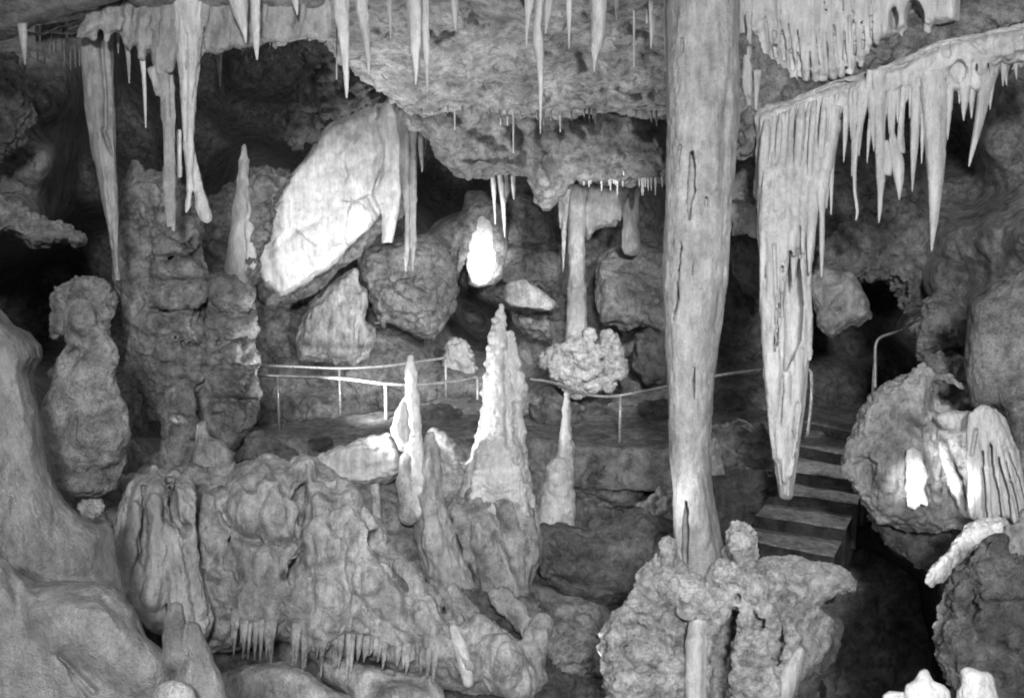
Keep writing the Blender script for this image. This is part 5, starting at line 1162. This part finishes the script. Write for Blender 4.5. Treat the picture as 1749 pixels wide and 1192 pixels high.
for (u, v, r) in [(1655, 915, 12), (1682, 902, 14), (1708, 898, 11), (1634, 940, 10), (1612, 962, 8), (1695, 912, 8)]: S.bump(u, v, r)
body('rock_ledge', S, 'calcite', ROUGH(.35, .5), (), 'bright curved shelf of rock reaching down to the left under the ribbons', 'rock ledge')
S = Solid(7.3, 3.4, 6)
S.chain([(1722, 900, 0, 6), (1724, 930, 0, 8), (1728, 980, 0, 5)]); S.chain([(1738, 900, 0, 8), (1742, 950, 0, 9), (1745, 1000, 0, 8)]); S.chain([(1752, 880, 0, 10), (1760, 980, 0, 10)])
body('flowstone_drape', S, 'flowstone', KNOB(.3, .6), (), 'short knobbly drips at the right edge beside the bright curved shelf', 'flowstone drape')
S = Solid(6.6, 4.4, 10)
S.poly([(1610, 1010), (1650, 955), (1680, 925), (1712, 918), (1725, 945), (1760, 960), (1950, 980), (1950, 1320), (1640, 1320), (1612, 1150), (1600, 1060)], 40, 60)
S.cut(1662, 1030, 60, 22, (.7, 2, 1))
body('boulder', S, 'dark_limestone', ROUGH(.9, .8), [([(1650, 985), (1670, 1060), (1660, 1110)], 9, -18), ([(1700, 1000), (1749, 1020)], 14, 12)], 'dark craggy rock filling the lower right corner under the bright shelf', 'rock')
# near tips at the bottom edge
S = Solid(4.4, 3.4, 12)
S.chain([(1577, 1150, 0, 10), (1576, 1170, 0, 15), (1580, 1200, 0, 26), (1582, 1260, 0, 40)]); S.chain([(1604, 1186, -4, 20), (1604, 1260, 0, 24)]); S.chain([(1556, 1176, 2, 10), (1560, 1230, 4, 24)])
body('stalagmite', S, 'pale_flowstone', PLAIN(.6, .5), (), 'bright rounded stalagmite tip at the bottom edge, with one knob on top', 'stalagmite')
S = Solid(4.4, 3.4, 12)
S.chain([(1650, 1148, 0, 9), (1664, 1166, 0, 20), (1670, 1200, 0, 30), (1668, 1260, 0, 38)]); S.chain([(1684, 1162, 0, 15), (1690, 1200, 0, 16)]); S.ball(1646, 1186, 4, 12)
body('stalagmite', S, 'pale_flowstone', PLAIN(.7, .5), (), 'bright lumpy stalagmite tip at the bottom edge, the right hand one', 'stalagmite')
S = Solid(4.3, 3.4, 5)
S.poly([(1508, 1186), (1520, 1180), (1545, 1180), (1548, 1200), (1550, 1250), (1500, 1250)], 8, 14)
body('boulder', S, 'pale_flowstone', PLAIN(.4, .5), (), 'flat topped bright stone at the bottom edge left of the two tips', 'rock')
# ================================================================ left foreground
S = Solid(8.8, 4.2, 12)
S.poly([(330, 860), (352, 840), (385, 835), (410, 800), (450, 785), (495, 795), (520, 780), (545, 800), (560, 812), (590, 830), (602, 850), (612, 870), (640, 885), (655, 930), (690, 960), (715, 1000), (740, 1040), (790, 1062), (850, 1070), (900, 1100),
        (930, 1160), (900, 1192), (760, 1180), (700, 1150), (650, 1122), (600, 1118), (540, 1112), (480, 1098), (430, 1100), (400, 1115), (385, 1120), (350, 1110), (320, 1060), (310, 980), (318, 920)], 50, 80)
for (u, v, r, p, sc) in [(470, 868, 50, 34, (1, 1, 1)), (590, 852, 34, 30, (1, .9, 1)), (548, 862, 20, 30, (1, 1.1, 1)), (415, 860, 36, 24, (1, 1, 1)), (560, 935, 70, 44, (1, .9, 1)), (440, 965, 44, 30, (1, .9, 1)), (430, 1040, 70, 50, (1, .7, 1)), (560, 1010, 60, 44, (1, .9, 1)), (630, 985, 56, 40, (1, 1, 1)),
                         (660, 1100, 40, 30, (1.4, .6, 1)), (545, 1070, 50, 36, (1.4, .6, 1)), (370, 985, 34, 26, (1, 1, 1)), (600, 905, 34, 28, (1, 1, 1)), (500, 1000, 40, 26, (1, 1, 1)), (715, 1040, 40, 30, (1, 1, 1)), (690, 985, 30, 20, (1, 1, 1)), (760, 1105, 40, 26, (1.2, 1, 1)), (860, 1130, 44, 26, (1.2, 1, 1)), (520, 795, 16, 14, (1, 1, 1)), (352, 990, 20, 24, (1, .8, 1))]:
    lean = .25 + .5 * (u > 560)
    r = min(r, 46)
    S.ridge([(u - r * .2, v - r * .5, r * .55), (u + r * .1, v + r * .1, r * .72), (u + r * lean, v + r * .9, r * .6), (u + r * lean * 1.8, min(v + r * 1.7, 1070), r * .4)], .46 + p / (6 * r))
random.seed(31)
for k in range(44):
    u = random.uniform(350, 860); v = np.interp(u, [350, 500, 600, 700, 860], [870, 820, 870, 970, 1080]) + random.uniform(0, 190); r = random.uniform(5, 13); L = random.uniform(40, 110); dx = L * (.1 + .45 * (u > 540))
    v = min(v, 1010); L = min(L, 1075 - v)
    S.ridge([(u, v, r * .6), (u + dx * .5, v + L * .5, r), (u + dx, v + L, r * .6)], random.uniform(.5, .75))
S.ridge([(352, 858, 6), (352, 885, 9), (356, 920, 12), (370, 960, 16)], .8); S.ridge([(600, 880, 8), (606, 930, 12), (600, 970, 14)], .5); S.ridge([(545, 835, 7), (565, 850, 8), (590, 842, 6)], .7)
S.slit([(518, 935, 4), (500, 960, 8), (486, 984, 7)], 50); S.slit([(512, 830, 3), (514, 880, 5), (510, 920, 4)], 26); S.pit(418, 922, 14, 24, (1.5, .6, 1)); S.groove([(655, 955, 6), (680, 1000, 8), (705, 1040, 6)], .9); S.groove([(385, 880, 6), (420, 910, 6), (470, 930, 5)], .8); S.groove([(500, 1040, 6), (530, 1020, 6), (590, 1050, 5)], .7); S.slit([(400, 1052, 2.5), (430, 1060, 3.5), (455, 1062, 2)], 16)
for (u, v, r) in [(355, 865, 9), (505, 808, 14), (540, 842, 16), (575, 856, 14), (632, 905, 12)]: S.bump(u, v, r)
S.cut(650, 925, 60, 22, (1.6, .9, 1.6)); S.cut(420, 915, 70, 12, (1.4, .6, 1)); S.cut(500, 985, 96, 14, (.8, 1.4, 1))
rim = body('flowstone_mound', S, 'flowstone', [('fbm', 80, 24, (1, .5, 1), 3), ('fbm', 36, 10, (1, .45, 1), 4), ('rid', 40, 4, (1, .35, 1), 3), ('bil', 22, -4, (1, .3, 1), 3), ('fbm', 12, 2.6, (1, .8, 1), 3)],
     [([(515, 830), (512, 890), (508, 920)], 7, -22), ([(400, 915), (440, 925)], 7, -14), ([(485, 985), (520, 935)], 6, -22), ([(520, 990), (560, 985), (580, 1005)], 5, 8), ([(370, 850), (385, 900), (440, 930)], 8, -12), ([(455, 835), (490, 815)], 9, -10),
      ([(530, 960), (580, 940), (640, 960)], 12, 8), ([(650, 960), (680, 1010), (700, 1060)], 8, -12), ([(330, 990), (370, 960)], 7, -12), ([(560, 1075), (680, 1100)], 8, 8), ([(350, 970), (375, 985)], 8, 12), ([(640, 830), (620, 870)], 6, -8), ([(780, 1070), (800, 1140)], 9, 16), ([(540, 850), (570, 865), (590, 850)], 9, 9)],
     'broad rumpled flowstone mound, left foreground, with a comb of drips along its lower rim', 'flowstone')
random.seed(11)
for k in range(72):
    u = min(742, max(392, random.gauss(random.choice([402, 428, 450, 462, 500, 530, 545, 580, 610, 640, 690, 730]), 11)))
    v = np.interp(u, [395, 430, 470, 520, 560, 620, 680, 740], [1064, 1072, 1082, 1094, 1104, 1110, 1120, 1134]); l = random.choice([8, 12, 16, 20, 26, 34, 46, 56]) * (1 if u < 640 else .6)
    spike('drip', [(u + 2, v - 26, 6, .1), (u, v, 5.5), (u - 1, v + l * .5, 3.2), (u - 3, v + l, .9)], 8.17 - .0002 * (u - 400) + random.uniform(-.03, .05), 'flowstone', parent=rim, seg=8, rough=.2)
S = Solid(8.2, 4, 10)
S.poly([(216, 830), (232, 812), (262, 808), (300, 812), (325, 830), (335, 880), (338, 940), (350, 1000), (370, 1060), (350, 1100), (300, 1090), (250, 1075), (215, 1030), (192, 985), (188, 940), (200, 880)], 34, 60)
for pts in [[(236, 812, 6), (226, 870, 10), (218, 940, 14), (212, 1000, 14)], [(262, 800, 8), (268, 860, 12), (268, 940, 18), (262, 1020, 20)], [(318, 815, 9), (322, 870, 11), (330, 950, 14), (345, 1040, 14)], [(292, 900, 12), (300, 980, 18), (310, 1060, 20)]]: S.ridge(pts, .75)
S.slit([(246, 830, 3), (248, 890, 5), (242, 960, 4)], 16); S.slit([(290, 815, 5), (296, 860, 9), (304, 895, 6)], 30); S.slit([(280, 900, 3), (284, 960, 4), (286, 1040, 3)], 14); S.pit(316, 905, 12, 14)
body('flowstone_mound', S, 'column_stone', [('fbm', 90, 14, (1, .5, 1), 3), ('fbm', 30, 7, (1, .5, 1), 4), ('bil', 26, -5, (1, .3, 1), 3), ('rid', 13, 2.6, (1, .7, 1), 3)],
     [([(222, 820), (208, 900), (196, 990)], 8, -18), ([(288, 830), (292, 880), (310, 900)], 9, -16), ([(250, 910), (248, 950)], 6, -9), ([(240, 830), (246, 900)], 5, -6)], 'ribbed fin of flowstone in the left foreground between two dark creases', 'flowstone')
S = Solid(5.4, 4.2, 12)
S.poly([(-200, 960), (10, 950), (60, 1000), (110, 990), (160, 988), (200, 1000), (235, 1040), (250, 1085), (280, 1110), (320, 1150), (350, 1200), (360, 1320), (-200, 1320)], 60, 90)
S.chain([(60, 1060, 50, 50), (150, 1080, 70, 56), (240, 1150, 60, 50)])
body('flowstone_mound', S, 'grey_flowstone', [('fbm', 140, 16, (1, 1, 1), 3), ('fbm', 60, 6, (1, .7, 1), 4), ('fbm', 16, 1.6, (1, 1, 1), 3)],
     [([(104, 1118), (130, 1150), (160, 1180)], 6, -16), ([(60, 1050), (120, 1030), (190, 1050), (230, 1110)], 16, 7), ([(10, 950), (30, 1010), (40, 1090)], 12, -14), ([(90, 1110), (110, 1100)], 5, 5), ([(120, 1150), (150, 1200)], 5, -8)], 'smooth swelling flowstone dome in the lower left corner with a short scratch', 'flowstone')
S = Solid(5.0, 3.6, 8)
S.chain([(300, 1040, 0, 13), (298, 1060, 0, 17), (296, 1090, 0, 17), (300, 1120, 0, 24)]); S.chain([(330, 1075, -4, 14), (335, 1120, 0, 26), (340, 1170, 0, 42), (345, 1260, 0, 62)])
body('stalagmite', S, 'grey_flowstone', PLAIN(.4, 1.0), (), 'smooth blurred stalagmite with a rounded thumb tip in the near left foreground', 'stalagmite')
S = Solid(4.7, 3.6, 8)
S.ball(298, 1195, 0, 34, (1.1, 1, 1))
body('boulder', S, 'flowstone', PLAIN(.4, 1.0), (), 'dark rounded lump at the bottom edge before the thumb stalagmite', 'rock')
S = Solid(8.0, 4.2, 10)
S.poly([(370, 1150), (420, 1135), (480, 1132), (530, 1150), (560, 1175), (600, 1192), (620, 1300), (340, 1300)], 30, 50)
body('flowstone_mound', S, 'flowstone', FLOW(.6, .9), (), 'low smooth flowstone shelf at the bottom edge below the comb of drips', 'flowstone')
S = Solid(8.4, 4.2, 10)
S.poly([(535, 1120), (600, 1125), (660, 1140), (740, 1150), (760, 1190), (740, 1300), (600, 1300), (590, 1190), (550, 1160)], 26, 40)
S.cut(690, 1190, 40, 34, (1.6, .8, 1.2))
body('flowstone_mound', S, 'flowstone', FLOW(.6, .8), [([(640, 1170), (660, 1190)], 9, -14)], 'folded flowstone at the bottom edge right of the smooth shelf', 'flowstone')
S = Solid(9.2, 4.2, 10)
S.poly([(730, 1030), (800, 1010), (860, 1020), (925, 1030), (930, 1110), (960, 1150), (1030, 1165), (1050, 1300), (730, 1300), (740, 1150)], 34, 50, -20)
body('boulder', S, 'dark_limestone', ROUGH(.9, .7), [([(800, 1090), (870, 1130)], 10, -12)], 'dark rubble bank in the bottom middle foreground', 'rubble')
S = Solid(8.2, 3.6, 6)
S.chain([(776, 1075, 0, 9), (786, 1105, 0, 12), (796, 1140, 0, 12), (800, 1165, -6, 10)])
body('stalagmite', S, 'pale_flowstone', PLAIN(.3, .7), (), 'pale smooth finger of flowstone lying in the bottom middle foreground', 'stalagmite')

# ================================================================ stalactites over the middle
for pts, D, mat, lab in [
    ([(580, -40, 17), (583, 20, 13), (588, 70, 9), (591, 120, 5.5), (592, 150, 3.5), (592, 168, 1.6)], 8.6, 'pale_flowstone', 'long bright stalactite, leftmost of the row along the middle of the top edge'),
    ([(613, -40, 14), (619, 20, 11), (625, 60, 7), (629, 100, 4), (630, 128, 1.4)], 8.8, 'pale_flowstone', 'bright stalactite immediately right of the leftmost long one at the top edge'),
    ([(664, -40, 7), (666, 20, 4), (667, 45, 2), (667, 66, .8)], 9.0, 'pale_flowstone', 'small faint stalactite between the two pairs of long bright ones'),
    ([(706, -40, 16), (708, 30, 13), (710, 80, 8.5), (711, 115, 4.5), (710, 145, 1.4)], 8.6, 'pale_flowstone', 'broad bright stalactite left of the roof hollow, with a dimmer twin'),
    ([(722, -40, 12), (725, 40, 8), (729, 100, 5), (730, 135, 2.5), (730, 158, 1)], 8.8, 'pale_flowstone', 'dimmer twin fused to the right of the broad bright stalactite'),
    ([(774, -40, 11), (777, 10, 7), (778, 35, 4), (779, 52, 1)], 9.0, 'pale_flowstone', 'short stalactite above the pale blotch on the roof'),
    ([(904, -40, 13), (905, 0, 9), (902, 30, 5), (900, 55, 2), (899, 82, .8)], 8.7, 'pale_flowstone', 'left stalactite of the close trio at the top, ending in a hair'),
    ([(928, -40, 11), (921, 15, 8), (917, 40, 7), (920, 75, 8.5), (923, 110, 6), (924, 150, 3.5), (923, 200, 1.8), (923, 229, .8)], 8.6, 'pale_flowstone', 'crooked longest stalactite of the close trio at the top'),
    ([(940, -40, 10), (937, 10, 7), (934, 35, 5), (932, 58, 1)], 8.8, 'pale_flowstone', 'right and shortest stalactite of the close trio at the top'),
    ([(972, -40, 7), (972, 20, 4.5), (972, 50, 2.5), (972, 84, .8)], 8.9, 'pale_flowstone', 'thin stalactite standing alone between the trio and the fat one'),
    ([(1022, -40, 15), (1022, 20, 14), (1022, 55, 13), (1018, 85, 8), (1016, 105, 3.5), (1015, 123, 1.2)], 8.5, 'pale_flowstone', 'fat bright carrot shaped stalactite at the top, left of the great column'),
    ([(1053, -40, 7), (1053, 10, 4), (1053, 38, 1)], 8.8, 'flowstone', 'tiny dim stalactite just right of the fat carrot shaped one'),
    ([(1112, 0, 4), (1113, 60, 3), (1112, 84, 1)], 9.4, 'pale_flowstone', 'short thin pale stalactite close to the great column'),
    ([(1139, -10, 5), (1138, 80, 4), (1138, 118, 1.2)], 8.8, 'pale_flowstone', 'narrow pale stalactite touching the left side of the great column'),
    ]:
    spike('stalactite', pts, D, mat, lab, 'stalactite', seg=18, rough=.2, flute=.12)
straws = [(556, 20, 78, 10.2, 2.2), (566, 20, 66, 10.2, 2), (575, 40, 136, 10, 1.3), (1083, 10, 115, 9.6, 1.6), (777, 185, 222, 12.3, 1.6), (855, 192, 214, 12.4, 1.3), (867, 192, 215, 12.4, 1.3), (877, 172, 262, 12.2, 1.6), (957, 188, 226, 12.4, 1.4),
          (738, 170, 195, 12.2, 1.2), (1074, 240, 262, 13.0, 1.5), (1065, 250, 300, 13.2, 1.2), (710, 140, 170, 11.6, 1.4), (730, 150, 172, 11.6, 1.4), (1118, 30, 60, 9.6, 2), (1105, 10, 40, 9.6, 2)]
for (u, v0, v1, D, r) in straws:
    spike('soda_straw', [(u, v0 - 6, r * 1.3), (u, (v0 + v1) / 2, r), (u, v1, r * .7)], D, 'pale_flowstone', 'hair thin soda straw hanging from the roof in the middle of the cave', 'soda straw', 'soda straws of the middle roof', seg=7, rough=.05)
random.seed(5)
for k in range(34):
    u = random.gauss(random.choice([715, 770, 800, 860, 930, 1000, 1080, 1120]), 14); v0 = np.interp(u, [690, 740, 800, 960, 1040, 1140], [178, 188, 193, 202, 196, 202]) - 4
    l = random.choice([5, 6, 8, 10, 13, 18])
    spike('soda_straw', [(u, v0 - 8, 2.0), (u, v0, 1.6), (u, v0 + l, .7)], 12.1, 'limestone', 'stubby soda straw on the ragged edge across the middle roof', 'soda straw', 'stubby straws on the roof edge', seg=6, rough=.05)
for k in range(22):
    u = random.gauss(random.choice([1005, 1030, 1050, 1095, 1110, 1128]), 9); v0 = 308; l = random.choice([6, 9, 12, 18, 26])
    spike('soda_straw', [(u, v0 - 10, 3), (u, v0, 2.2), (u, v0 + l, .7)], 13.4, 'column_stone', 'short grey drip on the low roof edge left of the great column', 'soda straw', 'drips of the low roof edge', seg=6, rough=.05)
# ================================================================ light, air and camera
W = bpy.data.worlds.new('World'); SC.world = W; W.use_nodes = True
bg = W.node_tree.nodes['Background']; bg.inputs[0].default_value = (1, 1, 1, 1); bg.inputs[1].default_value = 0.27

def spot(name, src, dst, power, size_deg, blend=0.6, radius=0.25):
    l = bpy.data.lights.new(name, 'SPOT'); l.energy = power; l.spot_size = R_(size_deg); l.spot_blend = blend; l.shadow_soft_size = radius
    o = bpy.data.objects.new(name, l); COL.objects.link(o)
    s, d = Vector(src), Vector(dst)
    o.location = s; o.rotation_euler = (d - s).to_track_quat('-Z', 'Y').to_euler()
    return o
def P(u, v, D): return at(float(u), float(v), D)
# the photographer's flood lamp behind the viewer, then an added top light
spot('flood_spot', (0.4, -4.5, 6.0), P(850, 480, 12), 6600, 80, .4, .6)
spot('flood_spot', (-0.6, 1.2, 6.6), P(640, 1000, 8.6), 650, 76, .5, .6)  # unseen, added above the foreground for relief
# unseen spots: show-cave lamps, and fills added to brighten the rock
spot('cave_spot', P(560, 900, 9.0) + np.array([0, 0, 0.9]), P(590, 340, 16), 800, 34, .5, .12)   # on the white slab
spot('cave_spot', P(850, 610, 17.0), P(822, 425, 20), 1500, 24, .8, .06)                          # glaring patch
spot('cave_spot', P(440, 700, 9.8), P(760, 710, 10.2), 520, 50, .7, .06)                          # left flank of the tallest stalagmite
spot('cave_spot', P(1560, 975, 6.9), P(1562, 815, 8.5), 270, 20, .8, .03)
spot('cave_spot', P(1600, 985, 6.9), P(1635, 800, 8.3), 270, 20, .8, .03)
spot('cave_spot', P(560, 720, 12.4), P(800, 150, 12), 1700, 90, .8, .2)                           # added from below to brighten the roof
spot('cave_spot', P(1190, 300, 9.6), P(840, 560, 18), 2000, 60, .8, .15)                          # fill put in for the far wall
spot('cave_spot', P(1430, 560, 12.0), P(1400, 830, 11), 100, 90, .8, .1)                          # added to lighten the treads of the stairs
spot('cave_spot', P(610, 700, 11.2), P(330, 520, 11), 230, 60, .9, .1)                              # extra light added to raise the rock tower
spot('cave_spot', (0.6, 2.5, 6.3), P(960, 900, 10.8), 620, 46, .8, .15)                            # added overhead fill for the rocks left of the great column
spot('cave_spot', P(1015, 930, 7.4), P(1190, 830, 7.9), 75, 44, 1, .1)                             # foot of the great column
spot('cave_spot', P(1000, 1190, 7.6), P(800, 30, 9.5), 330, 60, .9, .15)                            # second added roof fill, for the near part
spot('cave_spot', P(620, 705, 12.6), P(690, 470, 18), 560, 90, .8, .1)                            # added to lift the boulders behind the railing

spot('cave_spot', P(1490, 1110, 6.3), P(1650, 940, 7.4), 70, 44, .8, .05)                          # small light added to make the shelf bright
spot('cave_spot', P(296, 770, 9.5), P(325, 60, 9), 170, 70, .8, .2)                             # soft fill added for the roof lip at the left

cam = bpy.data.cameras.new('Camera'); co = bpy.data.objects.new('Camera', cam); COL.objects.link(co)
co.location = CAM; co.rotation_euler = (R_(90) - PITCH, 0, 0)
cam.sensor_width = 36; cam.lens = 36 * FPX / 1749; cam.clip_end = 200; cam.clip_start = 0.05
SC.camera = co
vs = SC.view_settings; vs.view_transform = 'Standard'; vs.look = 'None'; vs.gamma = 1; vs.exposure = 0.6
SC.cycles.use_denoising = True
SC.cycles.max_bounces = 6; SC.cycles.diffuse_bounces = 4
SC.cycles.sample_clamp_indirect = 6
SC.cycles.filter_width = 1.9
